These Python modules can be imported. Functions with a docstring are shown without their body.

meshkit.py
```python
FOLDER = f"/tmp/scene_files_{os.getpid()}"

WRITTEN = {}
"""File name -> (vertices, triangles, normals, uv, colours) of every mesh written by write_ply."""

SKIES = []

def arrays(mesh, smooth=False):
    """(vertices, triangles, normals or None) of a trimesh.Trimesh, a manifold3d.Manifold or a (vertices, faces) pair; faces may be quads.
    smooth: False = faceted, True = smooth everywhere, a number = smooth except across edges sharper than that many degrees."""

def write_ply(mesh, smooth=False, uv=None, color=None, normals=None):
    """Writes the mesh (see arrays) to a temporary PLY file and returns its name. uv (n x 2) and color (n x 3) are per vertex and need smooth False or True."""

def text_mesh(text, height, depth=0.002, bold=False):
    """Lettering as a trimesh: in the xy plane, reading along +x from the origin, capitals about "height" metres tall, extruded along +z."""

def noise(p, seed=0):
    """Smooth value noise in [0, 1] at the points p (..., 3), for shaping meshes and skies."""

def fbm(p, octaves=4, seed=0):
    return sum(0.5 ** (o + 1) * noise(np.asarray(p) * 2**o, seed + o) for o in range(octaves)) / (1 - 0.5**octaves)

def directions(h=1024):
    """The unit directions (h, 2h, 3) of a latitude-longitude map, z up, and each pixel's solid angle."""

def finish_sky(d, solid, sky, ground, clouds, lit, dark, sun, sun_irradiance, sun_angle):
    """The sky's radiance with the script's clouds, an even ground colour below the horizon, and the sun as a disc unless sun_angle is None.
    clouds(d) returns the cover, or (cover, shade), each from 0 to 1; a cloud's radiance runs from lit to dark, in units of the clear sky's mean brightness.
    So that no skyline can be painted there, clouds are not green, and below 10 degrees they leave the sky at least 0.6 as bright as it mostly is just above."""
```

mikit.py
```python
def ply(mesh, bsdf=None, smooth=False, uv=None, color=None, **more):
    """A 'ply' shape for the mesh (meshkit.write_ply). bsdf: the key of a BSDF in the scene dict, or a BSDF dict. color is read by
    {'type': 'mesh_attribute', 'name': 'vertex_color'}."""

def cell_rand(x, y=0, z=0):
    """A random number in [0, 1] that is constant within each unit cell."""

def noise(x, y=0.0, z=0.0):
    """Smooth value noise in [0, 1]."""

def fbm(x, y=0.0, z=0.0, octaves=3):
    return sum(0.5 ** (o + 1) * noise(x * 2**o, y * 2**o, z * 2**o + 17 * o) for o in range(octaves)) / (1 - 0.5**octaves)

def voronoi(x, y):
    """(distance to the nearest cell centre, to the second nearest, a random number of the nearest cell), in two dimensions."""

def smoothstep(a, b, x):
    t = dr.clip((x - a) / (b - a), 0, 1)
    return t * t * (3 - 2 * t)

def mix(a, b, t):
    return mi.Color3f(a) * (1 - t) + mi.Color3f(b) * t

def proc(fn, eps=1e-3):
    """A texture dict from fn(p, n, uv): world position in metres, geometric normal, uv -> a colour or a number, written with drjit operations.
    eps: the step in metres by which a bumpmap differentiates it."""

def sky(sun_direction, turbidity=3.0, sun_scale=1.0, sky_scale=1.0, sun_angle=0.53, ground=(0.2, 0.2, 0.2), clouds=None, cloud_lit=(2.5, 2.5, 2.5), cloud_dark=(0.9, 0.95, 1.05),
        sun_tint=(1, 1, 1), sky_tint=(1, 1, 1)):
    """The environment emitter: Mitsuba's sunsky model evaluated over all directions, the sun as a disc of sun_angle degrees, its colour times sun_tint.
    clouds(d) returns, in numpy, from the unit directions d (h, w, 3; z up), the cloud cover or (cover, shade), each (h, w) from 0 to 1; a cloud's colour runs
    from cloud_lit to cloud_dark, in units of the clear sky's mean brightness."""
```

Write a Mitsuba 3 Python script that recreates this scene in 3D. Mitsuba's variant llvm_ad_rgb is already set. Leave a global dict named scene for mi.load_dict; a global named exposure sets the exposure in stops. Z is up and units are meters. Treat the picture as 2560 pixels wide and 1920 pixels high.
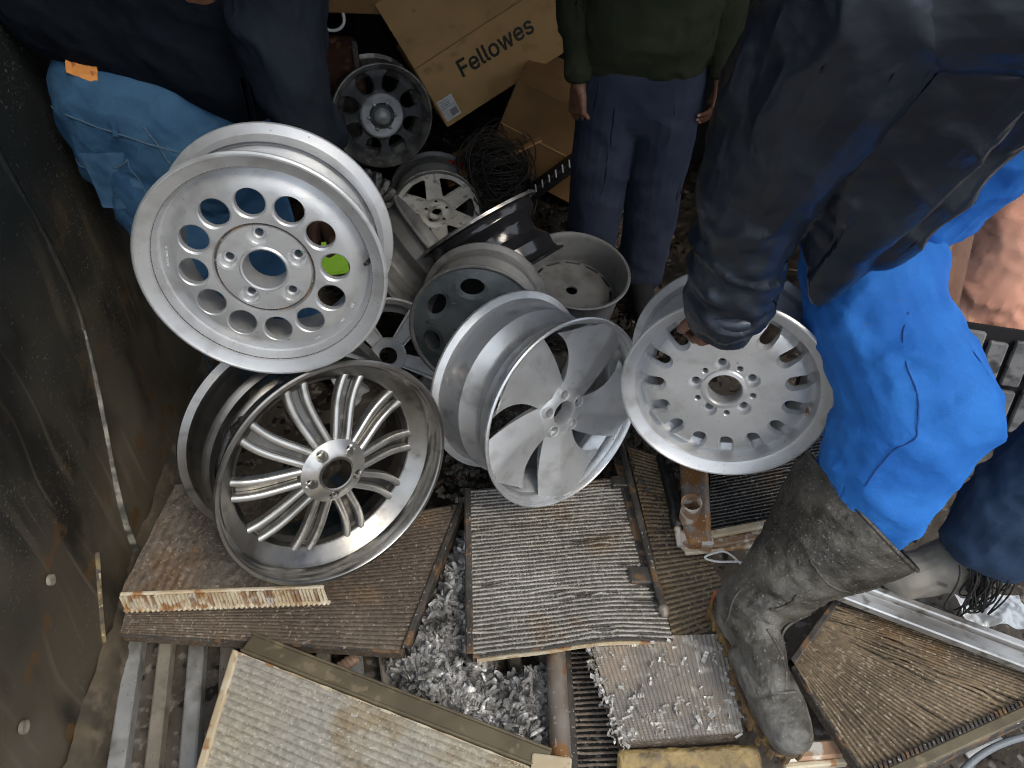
import math, random
import numpy as np, trimesh, drjit as dr, mitsuba as mi
import manifold3d as m3
from scipy.spatial import cKDTree
import mikit, meshkit
from mikit import noise, fbm, smoothstep, mix, proc

rng = np.random.default_rng(7)
random.seed(7)
T = mi.ScalarTransform4f
scene, labels = {}, {}
PI = math.pi

# ------------------------------------------------------------------ camera, sky, exposure
PITCH, H = math.radians(40), 1.6
scene['camera'] = {'type': 'perspective', 'fov': 70.0, 'fov_axis': 'x', 'near_clip': 0.02, 'far_clip': 400.0,
                   'to_world': T().look_at(origin=[0, 0, H], target=[0, math.cos(PITCH), H - math.sin(PITCH)], up=[0, 0, 1])}
scene['sky'] = mikit.sky([0.55, -0.62, 0.85], turbidity=4, sun_scale=0.26, sun_angle=20, clouds=lambda d: 1.0, cloud_lit=(2.3, 2.5, 2.76), sun_tint=(.9, .98, 1.08))
exposure = 2.5

# ------------------------------------------------------------------ helpers
def nv(a):
    a = np.asarray(a, float)
    return a / np.linalg.norm(a)

def numbered(name, keys):
    if name not in keys:
        return name
    k = 1
    while f'{name}_{k:03d}' in keys:
        k += 1
    return f'{name}_{k:03d}'

SUB = {'label_print': ('shipping_label',), 'cuff': ('leather_jacket',), 'seam': ('jeans', 'overall'), 'pocket': ('jeans',), 'pocket_edge': ('jeans',), 'pocket_stitch': ('jeans',), 'belt_loop': ('jeans',), 'leather_patch': ('jeans',),
       'boot_rim': ('boot',), 'sole': ('boot',), 'sole_lug': ('boot',), 'boot_rib': ('boot',), 'heel_patch': ('boot',), 'hair': ('body',), 'eye': ('body',), 'fingernail': ('body',), 'crease': ('body',), 'lettering': ('body',),
       'lug_seat': ('hub', 'disc'), 'lug_boss': ('hub',), 'hub_ring': ('hub', 'disc'), 'stamping': ('disc',), 'lobed_cap': ('disc',), 'dome': ('disc',), 'lug_nut': ('disc',), 'cover_edge': ('wheel_cover',), 'valve': ('rim',),
       'balance_weight': ('rim',), 'lip_stud': ('rim',), 'pipe_stub': ('tank',), 'pipe_floor': ('tank',), 'pleat': ('edge_strip',), 'beaded_strip': ('edge_strip',), 'pin': ('housing',), 'tooth': ('toothed_rail',)}

class Thing:
    """A thing: the key its parts' keys start with."""
    def __init__(self, name, label, category, group=None, kind=None):
        self.key = numbered(name, labels)
        labels[self.key] = {'label': label}
        if category: labels[self.key]['category'] = category
        if group: labels[self.key]['group'] = group
        if kind: labels[self.key]['kind'] = kind
    def part(self, name, mesh, mat, smooth=False, xf=None, label=None, kind=None, under=None, **more):
        up = next((self.key + '__' + c for c in SUB.get(name, ()) if self.key + '__' + c in scene), self.key)
        base = (under or up) + '__'
        k = base + name
        n = 1
        while k in scene:
            k = f'{base}{name}_{n:03d}'
            n += 1
        if isinstance(mesh, m3.Manifold): mesh = tm(mesh)
        if xf is not None:
            mesh = mesh.copy(); mesh.apply_transform(xf)
        scene[k] = mikit.ply(mesh, mat, smooth, **more)
        if label or kind: labels[k] = {}
        if label: labels[k]['label'] = label
        if kind: labels[k]['kind'] = kind
        return k

def single(name, mesh, mat, label, category, smooth=False, group=None, kind=None, **more):
    k = numbered(name, {**labels, **scene})
    if isinstance(mesh, m3.Manifold): mesh = tm(mesh)
    scene[k] = mikit.ply(mesh, mat, smooth, **more)
    labels[k] = {'label': label}
    if category: labels[k]['category'] = category
    if group: labels[k]['group'] = group
    if kind: labels[k]['kind'] = kind
    return k

def tm(m):
    q = m.to_mesh()
    return trimesh.Trimesh(np.array(q.vert_properties[:, :3], float), np.array(q.tri_verts), process=False)

def cat(ms):
    return trimesh.util.concatenate([tm(m) if isinstance(m, m3.Manifold) else m for m in ms])

def grid_faces(n, m, wrap_n=False, wrap_m=False):
    i, j = np.meshgrid(np.arange(n if wrap_n else n - 1), np.arange(m if wrap_m else m - 1), indexing='ij')
    i2, j2 = (i + 1) % n, (j + 1) % m
    q = np.stack([i * m + j, i2 * m + j, i2 * m + j2, i * m + j2], -1).reshape(-1, 4)
    return np.vstack([q[:, [0, 1, 2]], q[:, [0, 2, 3]]])

def sheet(P):
    n, m = P.shape[:2]
    return trimesh.Trimesh(P.reshape(-1, 3), grid_faces(n, m), process=False)

def tube(pts, r, sides=8, closed_ends=True):
    p = np.asarray(pts, float)
    r = np.broadcast_to(np.asarray(r, float), (len(p),))
    t = np.gradient(p, axis=0); t /= np.linalg.norm(t, axis=1, keepdims=True) + 1e-12
    a = np.cross(t[0], [0, 0, 1.0]) if abs(t[0][2]) < .9 else np.cross(t[0], [1.0, 0, 0])
    rows = []
    for k in range(len(p)):
        a = a - t[k] * (a @ t[k]); a /= np.linalg.norm(a) + 1e-12
        b = np.cross(t[k], a)
        ang = np.arange(sides) * 2 * PI / sides
        rows.append(p[k] + r[k] * (np.cos(ang)[:, None] * a + np.sin(ang)[:, None] * b))
    V = np.array(rows)
    f = grid_faces(len(p), sides, wrap_m=True)
    v = V.reshape(-1, 3)
    if closed_ends:
        n0 = len(v); v = np.vstack([v, p[0], p[-1]])
        j = np.arange(sides); j2 = (j + 1) % sides
        e = (len(p) - 1) * sides
        f = np.vstack([f, np.stack([j * 0 + n0, j, j2], 1), np.stack([j * 0 + n0 + 1, e + j2, e + j], 1)])
    return trimesh.Trimesh(v, f, process=False)

def spline(pts, n=40):
    from scipy.interpolate import CubicSpline
    p = np.asarray(pts, float)
    d = np.r_[0, np.cumsum(np.linalg.norm(np.diff(p, axis=0), axis=1))]
    return CubicSpline(d, p)(np.linspace(0, d[-1], n))

def box(lo, hi, bev=0.0):
    lo, hi = np.asarray(lo, float), np.asarray(hi, float)
    if bev <= 0: return trimesh.creation.box(bounds=[lo, hi])
    pts = []
    for s in np.ndindex(2, 2, 2):
        c = np.where(np.array(s), hi - bev, lo + bev)
        for k in range(3):
            o = np.zeros(3); o[k] = bev if s[k] else -bev
            pts.append(c + o)
    return tm(m3.Manifold.hull_points(np.array(pts, np.float32)))

def frame(o, x, y, z):
    M = np.eye(4); M[:3, 0], M[:3, 1], M[:3, 2], M[:3, 3] = x, y, z, o
    return M

def bar(a, b, w, h, up=(0, 0, 1), bev=0.003, z0=0):
    """A bevelled bar from a to b, w wide, h high, its top at z0 above the line."""
    a, b = np.asarray(a, float), np.asarray(b, float)
    x = nv(b - a); y = nv(np.cross(up, x)); z = np.cross(x, y)
    m = box([0, -w / 2, z0 - h], [np.linalg.norm(b - a), w / 2, z0], bev)
    m.apply_transform(frame(a, x, y, z))
    return m

_ico = trimesh.creation.icosphere(subdivisions=2).vertices
def hull(*sph):
    pts = []
    for c, r in sph: pts.append(np.asarray(c, float) + _ico * r)
    return m3.Manifold.hull_points(np.vstack(pts).astype(np.float32))

def chain(*sph):
    return [hull(sph[i], sph[i + 1]) for i in range(len(sph) - 1)]

def union(ms):
    return m3.Manifold.batch_boolean(list(ms), m3.OpType.Add)

def blob(ms, res=0.012, smooth=12, folds=None, lam=0.5):
    """Union of solids as one smooth skin; folds(v, n) returns an offset along the normals."""
    m = tm(union(ms).refine_to_length(res))
    m = trimesh.Trimesh(m.vertices, m.faces, process=True)
    trimesh.smoothing.filter_taubin(m, lamb=lam, nu=lam + .03, iterations=smooth)
    if folds is not None:
        n = np.array(m.vertex_normals)
        m = trimesh.Trimesh(np.array(m.vertices) + n * np.asarray(folds(np.array(m.vertices), n))[:, None], m.faces, process=False)
    return m

def creases(axis, along=28, across=7, amp=.006, seed=0, warp=.04):
    """Ridged cloth folds that run across the axis."""
    a = nv(axis); b = nv(np.cross(a, [.3, .9, .2])); c = np.cross(a, b)
    def f(v, n):
        w = warp * (meshkit.fbm(v * 9, 3, seed + 5)[:, None] - .5) * 2
        q = np.stack([(v @ a) * along, (v @ b) * across, (v @ c) * across], 1) + w * along
        r = 1 - np.abs(2 * meshkit.fbm(q, 2, seed) - 1)
        return amp * (2 * r ** 2 - 1.0) + amp * .5 * (meshkit.fbm(v * 40, 2, seed + 9) - .5)
    return f

def on_skin(mesh, pts, off=.002):
    n = np.array(mesh.vertex_normals); v = np.array(mesh.vertices)
    _, i = cKDTree(v).query(np.asarray(pts, float))
    return v[i] + n[i] * off

# ------------------------------------------------------------------ materials
def ref(n): return {'type': 'ref', 'id': n}
def mat(name, col, rough=.6, metallic=0., bump=None, bscale=.002, two=True, **more):
    b = {'type': 'principled', 'base_color': col if isinstance(col, dict) else {'type': 'rgb', 'value': list(col)},
         'roughness': rough, 'metallic': metallic, **more}
    if bump is not None: b = {'type': 'bumpmap', 'arbitrary': bump, 'scale': bscale, 'bsdf': b}
    scene[name] = {'type': 'twosided', 'bsdf': b} if two else b
    return name

def mottle(a, b, s=12., lo=.35, hi=.65, c=None, cs=60., clo=.6, chi=.75, speck=None, st=(.78, .84), ss=220.):
    """Base colours a..b in large patches, c in finer ones, speck in tiny ones (dirt, chips)."""
    def f(p, n, uv):
        r = mix(a, b, smoothstep(lo, hi, fbm(p.x * s, p.y * s, p.z * s, 3)))
        if c is not None:
            r = mix(r, mi.Color3f(c), smoothstep(clo, chi, fbm(p.x * cs + 7, p.y * cs, p.z * cs, 3)))
        if speck is not None:
            r = mix(r, mi.Color3f(speck), smoothstep(st[0], st[1], noise(p.x * ss, p.y * ss, p.z * ss)))
        return r
    return proc(f)

def grit(s=300.):
    return proc(lambda p, n, uv: fbm(p.x * s, p.y * s, p.z * s, 2), eps=5e-4)

def alloy(a, b, dust, s=9., k=.5):
    """Painted alloy: slow tone changes, soft brake dust, fine scratches and a few chips."""
    def f(p, n, uv):
        r = mix(a, b, smoothstep(.25, .75, fbm(p.x * s, p.y * s, p.z * s, 3)))
        r = mix(r, mi.Color3f(dust), smoothstep(.48, .86, fbm(p.x * 26 + 5, p.y * 26, p.z * 26, 4)) * k)
        sc = noise(p.x * 30 + p.z * 260, p.y * 40, p.z * 300 - p.x * 200)
        r = mix(r, mi.Color3f(dust) * .8, smoothstep(.9, .97, sc) * smoothstep(.5, .7, fbm(p.x * 14, p.y * 14 + 3, p.z * 14, 2)) * .7)
        return mix(r, mi.Color3f(dust) * .5, smoothstep(.93, .97, noise(p.x * 230, p.y * 230, p.z * 230)) * .8)
    return proc(f)
rgh = lambda lo, hi, s=30.: proc(lambda p, n, uv: lo + (hi - lo) * fbm(p.x * s, p.y * s, p.z * s, 3))
wrk = lambda s=38.: proc(lambda p, n, uv: fbm(p.x * s, p.y * s, p.z * s, 4), eps=1e-3)
mat('silver_paint', alloy((.55, .56, .575), (.47, .48, .495), (.27, .26, .25)), rgh(.32, .50), .6, specular=.5)
mat('silver_dull', alloy((.58, .59, .60), (.46, .47, .48), (.24, .23, .22), k=.7), rgh(.38, .6), .5)
mat('silver_barrel', alloy((.63, .64, .655), (.53, .54, .555), (.26, .25, .24), 7., .6), rgh(.26, .45), .68)
mat('chrome', mottle((.33, .32, .305), (.26, .25, .24), 9, c=(.18, .17, .16), cs=40, clo=.5, chi=.9), proc(lambda p, n, uv: .22 + .22 * fbm(p.x * 30, p.y * 30, p.z * 30, 3)), 1.0)
mat('chrome_spoke', mottle((.60, .59, .57), (.48, .47, .45), 12, c=(.3, .29, .27), cs=34, clo=.5, chi=.9), rgh(.2, .4), .9)
mat('chrome_dark', mottle((.16, .155, .15), (.08, .078, .075), 9, c=(.24, .22, .2), cs=40, clo=.6, chi=.75), proc(lambda p, n, uv: .16 + .25 * fbm(p.x * 24, p.y * 24, p.z * 24, 3)), .9)
mat('black_gloss', (.02, .02, .023), .16, .3, specular=.7)
mat('dark_steel', alloy((.085, .09, .095), (.04, .043, .046), (.12, .112, .10), k=.6), rgh(.35, .55), .35)
mat('grey_cap', mottle((.10, .12, .13), (.07, .085, .095), 12, c=(.055, .06, .065), cs=50, clo=.6, chi=.8, speck=(.2, .2, .2), st=(.92, .96), ss=190), .33, .15, clearcoat=.3)
mat('grey_barrel', alloy((.20, .20, .20), (.14, .14, .14), (.075, .07, .065), k=.6), rgh(.4, .6), .35)
mat('white_paint', mottle((.78, .77, .73), (.66, .64, .59), 14, c=(.24, .20, .17), cs=40, clo=.52, chi=.85, speck=(.12, .11, .10), st=(.86, .93), ss=200), .55, .0)
mat('worn_lip', mottle((.42, .41, .38), (.20, .19, .18), 20, c=(.5, .49, .46), cs=60), .35, .8)
mat('bore_dark', (.025, .025, .027), .7, specular=0.12)
mat('weight_lead', (.45, .45, .44), .5, .6)

def rows_dirt(a, b, rust, light=(.5, .47, .42), s=7., rl=(.58, .72)):
    def f(p, n, uv):
        g = fbm(p.x * 130, p.y * 130, p.z * 130, 2)
        r = mix(a, b, smoothstep(.3, .7, fbm(p.x * s, p.y * s, p.z * s, 3)))
        r = mix(r, mi.Color3f(rust), smoothstep(rl[0], rl[1], fbm(p.x * s * 1.3 + 31, p.y * s * 1.3, p.z * s, 4)) * .85)
        r = r * (.55 + .9 * g)
        return mix(r, mi.Color3f(light), smoothstep(.72, .8, noise(p.x * 190, p.y * 190, p.z * 190)) * .6)
    return proc(f)

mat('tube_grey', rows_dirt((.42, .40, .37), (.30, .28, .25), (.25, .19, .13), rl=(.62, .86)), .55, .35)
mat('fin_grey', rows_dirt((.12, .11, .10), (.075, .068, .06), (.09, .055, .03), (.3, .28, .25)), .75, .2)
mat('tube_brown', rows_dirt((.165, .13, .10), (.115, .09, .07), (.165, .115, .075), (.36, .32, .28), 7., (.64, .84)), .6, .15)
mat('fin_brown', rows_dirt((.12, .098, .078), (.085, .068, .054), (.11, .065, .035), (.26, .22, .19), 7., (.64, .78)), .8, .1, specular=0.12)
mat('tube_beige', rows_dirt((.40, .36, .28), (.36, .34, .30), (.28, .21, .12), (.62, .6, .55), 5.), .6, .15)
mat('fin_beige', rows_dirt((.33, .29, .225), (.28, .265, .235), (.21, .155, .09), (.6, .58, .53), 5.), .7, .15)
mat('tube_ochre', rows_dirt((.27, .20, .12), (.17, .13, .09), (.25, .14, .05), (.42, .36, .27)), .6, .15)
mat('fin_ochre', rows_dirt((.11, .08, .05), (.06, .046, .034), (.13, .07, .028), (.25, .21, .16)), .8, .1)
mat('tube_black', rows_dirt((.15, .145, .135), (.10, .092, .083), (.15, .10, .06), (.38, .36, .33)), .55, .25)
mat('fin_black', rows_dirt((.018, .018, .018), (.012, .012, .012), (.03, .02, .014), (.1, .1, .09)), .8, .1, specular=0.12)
mat('rail_dark', mottle((.085, .075, .065), (.05, .044, .04), 20, c=(.17, .10, .055), cs=40, clo=.55, chi=.7, speck=(.3, .28, .25), st=(.82, .9)), .6, .2)
mat('rail_olive', mottle((.145, .12, .075), (.105, .085, .055), 14, c=(.2, .16, .1), cs=40), .6, .1)
mat('rail_cream', mottle((.62, .55, .42), (.50, .40, .26), 20, c=(.34, .18, .08), cs=35, clo=.55, chi=.7), .6, .1)
mat('rust_pipe', mottle((.28, .25, .22), (.20, .16, .13), 16, c=(.30, .145, .055), cs=22, clo=.48, chi=.62, speck=(.42, .4, .37), st=(.8, .86)), .5, .35)
mat('copper_end', mottle((.42, .27, .17), (.28, .17, .11), 30, c=(.6, .56, .5), cs=40, clo=.5, chi=.65), .5, .3)
mat('yellow_tank', mottle((.30, .21, .085), (.20, .14, .06), 22, c=(.12, .09, .05), cs=60, clo=.45, chi=.85), .6, bump=wrk(120.), bscale=.006)
mat('flaked_alu', mottle((.36, .30, .245), (.27, .245, .22), 9, c=(.50, .47, .43), cs=46, clo=.55, chi=.78, speck=(.6, .58, .55), st=(.84, .92), ss=150), .5, .3)
mat('scrap_alu', mottle((.54, .53, .52), (.34, .33, .32), 14, c=(.15, .14, .13), cs=24, clo=.45, chi=.8), .4, .4)
mat('bar_alu', mottle((.62, .62, .61), (.42, .41, .40), 10, c=(.25, .23, .21), cs=40, clo=.5, chi=.7), .35, .7)
mat('foil', (.75, .75, .74), .4, .35)

# floor, wall
def floor_col(p, n, uv):
    r = mix((.055, .045, .037), (.10, .086, .074), smoothstep(.3, .7, fbm(p.x * 9, p.y * 9, p.z * 9, 4)))
    r = mix(r, mi.Color3f(.24, .22, .20), smoothstep(.55, .75, fbm(p.x * 60, p.y * 60, p.z * 60, 3)) * .7)
    return mix(r, mi.Color3f(.02, .018, .016), smoothstep(.58, .7, fbm(p.x * 35 + 3, p.y * 35, p.z * 35, 3)))
mat('floor_dirt', proc(floor_col), .85, 0, bump=grit(120), bscale=.004, specular=0.12)
mat('slat_steel', mottle((.44, .45, .46), (.34, .34, .34), 11, c=(.2, .19, .175), cs=26, clo=.42, chi=.85, speck=(.15, .14, .13), st=(.85, .95), ss=200), .5, .35)
mat('slat_brown', mottle((.33, .30, .25), (.25, .225, .185), 11, c=(.13, .12, .10), cs=26, clo=.42, chi=.85, speck=(.1, .09, .08), st=(.85, .95), ss=200), .6, .2)
def wall_col(p, n, uv):
    low = 1 - smoothstep(.0, 1.0, p.z + .5 * (fbm(p.y * 4, p.z * 4, 2.0, 3) - .5))
    r = mix((.014, .017, .018), (.115, .094, .068), low)
    r = mix(r, mi.Color3f(.12, .105, .08), smoothstep(.52, .72, fbm(p.y * 5 + 9, p.z * 5, 1.0, 4)) * low)
    r = mix(r, mi.Color3f(.014, .013, .012), smoothstep(.5, .75, fbm(p.y * 7 + 2, p.z * 4, 5.0, 4)) * .8)
    r = mix(r, mi.Color3f(.12, .068, .03), smoothstep(.66, .76, fbm(p.y * 13 + 40, p.z * 13, 3.0, 4)) * low)
    st = noise(p.y * 70 + 3 * noise(p.z * 6, p.y * 5, 1.0), p.z * 4, 2.0)
    r = mix(r, mi.Color3f(.15, .13, .10), smoothstep(.68, .95, st) * low * smoothstep(.35, .7, fbm(p.y * 4 + 1, p.z * 5, 6.0, 3)) * .8)
    r = mix(r, mi.Color3f(.10, .10, .095), smoothstep(.9, .96, noise(p.y * 25 + p.z * 180, p.z * 30 - p.y * 140, 4.0)) * .5)
    return mix(r, mi.Color3f(.16, .15, .135), smoothstep(.82, .92, noise(p.y * 240, p.z * 240, 1.0)) * smoothstep(.5, .7, fbm(p.y * 6, p.z * 6, 8.0, 2)) * .5)
mat('wall_paint', proc(wall_col), proc(lambda p, n, uv: .42 + .3 * fbm(p.y * 12, p.z * 12, 1.0, 3)), .15, specular=0.2)
mat('wall_scrape', mottle((.25, .24, .205), (.09, .085, .075), 26, c=(.05, .05, .046), cs=44, clo=.34, chi=.72), .6)
mat('wall_rust', mottle((.22, .17, .09), (.12, .085, .05), 24, c=(.07, .06, .05), cs=45, clo=.48, chi=.65, speck=(.35, .3, .2), st=(.8, .86), ss=160), .8)
mat('ledge_dirt', mottle((.11, .09, .065), (.06, .05, .04), 16, c=(.15, .125, .09), cs=34, clo=.45, chi=.9), .85, specular=0.12)
mat('bolt_pale', mottle((.24, .22, .175), (.15, .135, .11), 60), .75)
mat('dark_steel_flat', (.018, .018, .018), .7, specular=0.12)
mat('ground_dirt', proc(lambda p, n, uv: mix((.16, .14, .12), (.26, .235, .2), fbm(p.x * .8, p.y * .8, 1.0, 4))), .95)
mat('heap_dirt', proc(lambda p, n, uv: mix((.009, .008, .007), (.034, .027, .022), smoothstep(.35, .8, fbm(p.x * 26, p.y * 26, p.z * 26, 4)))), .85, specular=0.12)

# card, cloth, rubber, skin
mat('card', mottle((.50, .31, .14), (.43, .265, .115), 6, c=(.37, .23, .10), cs=20, clo=.6, chi=.8), .8, specular=0.12)
mat('card_dark', mottle((.30, .17, .075), (.23, .13, .058), 6), .85, specular=0.12)
mat('ink', (.02, .018, .016), .6)
mat('paper', mottle((.62, .62, .60), (.54, .54, .53), 30), .7)
mat('paper_print', (.22, .22, .22), .7)
def weave(a, b, s=14., fine=900., k=.25):
    return proc(lambda p, n, uv: mix(a, b, smoothstep(.3, .7, fbm(p.x * s, p.y * s, p.z * s, 3))) * (1 - k + 2 * k * noise(p.x * fine, p.y * fine, p.z * fine)))
mat('denim', weave((.020, .058, .12), (.036, .090, .165), 10), .85, bump=wrk(46.), bscale=.006, specular=0.12)
mat('denim_seam', (.05, .092, .14), .8)
mat('denim_pocket', weave((.026, .066, .13), (.044, .100, .178), 14), .85, bump=wrk(46.), bscale=.006, specular=.12)
mat('stitch', (.45, .33, .18), .8)
mat('patch_leather', mottle((.62, .26, .07), (.50, .20, .05), 40, c=(.32, .10, .03), cs=70, clo=.6, chi=.7), .6)
mat('navy_cloth', weave((.0035, .0055, .009), (.006, .009, .015), 9), .8, bump=wrk(24.), bscale=.006, specular=0.12)
mat('green_knit', weave((.018, .022, .012), (.027, .031, .018), 9, 500, .3), .9, bump=wrk(30.), bscale=.005, specular=0.12)
mat('grey_trouser', weave((.019, .024, .042), (.027, .033, .054), 8), .85, bump=wrk(26.), bscale=.006, specular=0.12)
mat('black_leather', mottle((.005, .0075, .013), (.009, .013, .021), 7), rgh(.30, .44, 40.), 0, bump=wrk(34.), bscale=.002, specular=.62, spec_tint=.3)
mat('black_cloth', weave((.010, .010, .012), (.018, .018, .02), 9), .8, specular=0.12)
mat('work_blue', proc(lambda p, n, uv: mix(mix((.016, .115, .42), (.026, .16, .52), smoothstep(.3, .7, fbm(p.x * 9, p.y * 9, p.z * 9, 3))) * (.85 + .3 * noise(p.x * 800, p.y * 800, p.z * 800)), mi.Color3f(.10, .09, .10), smoothstep(.78, .9, fbm(p.x * 44, p.y * 44, p.z * 44, 4)) * .7)), .75, bump=wrk(30.), bscale=.006, specular=0.2)
mat('blue_seam', (.01, .05, .22), .8)
mat('salmon_cloth', weave((.78, .42, .31), (.70, .35, .25), 7), .85, bump=wrk(14.), bscale=.006, specular=0.12)
mat('slate_trouser', weave((.022, .042, .085), (.04, .072, .125), 8), .7, bump=wrk(24.), bscale=.006, specular=0.2)
def boot_col(p, n, uv):
    r = mix((.026, .023, .019), (.085, .078, .066), smoothstep(.28, .75, fbm(p.x * 15, p.y * 15, p.z * 15, 4)))
    r = mix(r, mi.Color3f(.022, .019, .015), smoothstep(.48, .8, fbm(p.x * 28, p.y * 28, p.z * 28 + 5, 3)))
    low = 1 - smoothstep(.22, .40, p.z)
    r = mix(r, mi.Color3f(.17, .165, .155), low * smoothstep(.3, .75, fbm(p.x * 20 + 4, p.y * 20, p.z * 20, 4)))
    return mix(r, mi.Color3f(.25, .21, .16), smoothstep(.8, .86, noise(p.x * 260, p.y * 260, p.z * 260)) * .5)
mat('boot_rubber', proc(boot_col), proc(lambda p, n, uv: .40 + .3 * fbm(p.x * 30, p.y * 30, p.z * 30, 3)), 0, bump=wrk(55.), bscale=.007)
mat('boot_sole', mottle((.19, .12, .05), (.09, .06, .035), 30, c=(.3, .19, .07), cs=50, clo=.55, chi=.7), .75)
mat('boot_orange', (.42, .11, .03), .7)
mat('boot_pale', mottle((.20, .185, .16), (.12, .11, .095), 18, c=(.06, .055, .05), cs=40), .6)
mat('skin_dark', mottle((.16, .075, .045), (.12, .055, .032), 30), .5)
mat('nail', (.45, .25, .2), .4)
mat('hair_black', (.012, .011, .01), .6, specular=0.12)
mat('black_plastic', (.012, .012, .012), .35)
mat('black_string', (.015, .014, .013), .7)
mat('white_cable', (.70, .70, .68), .5)
mat('grey_cable', (.16, .18, .20), .5)
mat('red_plastic', (.35, .02, .015), .5)
mat('green_plastic', (.17, .36, .02), .55)
mat('hose_rust', mottle((.30, .2, .14), (.2, .13, .09), 40), .7)
mat('wire_grey', (.07, .062, .055), .55, .5)
mat('rotor_steel', mottle((.4, .4, .4), (.1, .1, .1), 40), .4, .7)
mat('pale_grate', mottle((.20, .20, .205), (.13, .13, .135), 12, c=(.05, .05, .05), cs=30, clo=.45, chi=.7), .7)

# ------------------------------------------------------------------ the setting
def wobble(P, s, amp, axis, seed=0):
    P = P.copy(); P[..., axis] += amp * (meshkit.fbm(P * s, 4, seed) - .5) * 2
    return P

gx, gy = np.meshgrid(np.linspace(-150, 150, 40), np.linspace(-150, 150, 40), indexing='ij')
single('ground', sheet(np.stack([gx, gy, gx * 0 - .9], -1)), 'ground_dirt', 'bare brown earth around the trailer', None, True, kind='structure')

gx, gy = np.meshgrid(np.linspace(-1.25, 1.75, 220), np.linspace(-.3, 3.75, 280), indexing='ij')
P = wobble(np.stack([gx, gy, gx * 0 - .012], -1), 14, .008, 2)
single('floor', sheet(P), 'floor_dirt', 'dirty trailer floor with raised metal slats', None, True, kind='structure')
single('trailer_bed', box([-1.3, -.3, -.16], [1.8, 3.8, -.03]), 'dark_steel_flat', 'thick steel bed under the trailer floor', None, kind='structure')
for k in range(15):
    x0 = -.893 + .074 * k
    hw = .0165 + .002 * math.sin(k * 2.3)
    m = bar([x0 - .262 * (.3 - .648), .3, .026], [x0 - .262 * (1.3 - .648), 1.3, .026], 2 * hw, .040, bev=.004)
    scene['floor__slat' + (f'_{k:03d}' if k else '')] = mikit.ply(m, 'slat_steel' if k in (1, 3, 5, 8, 11) else 'slat_brown', False)

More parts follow.
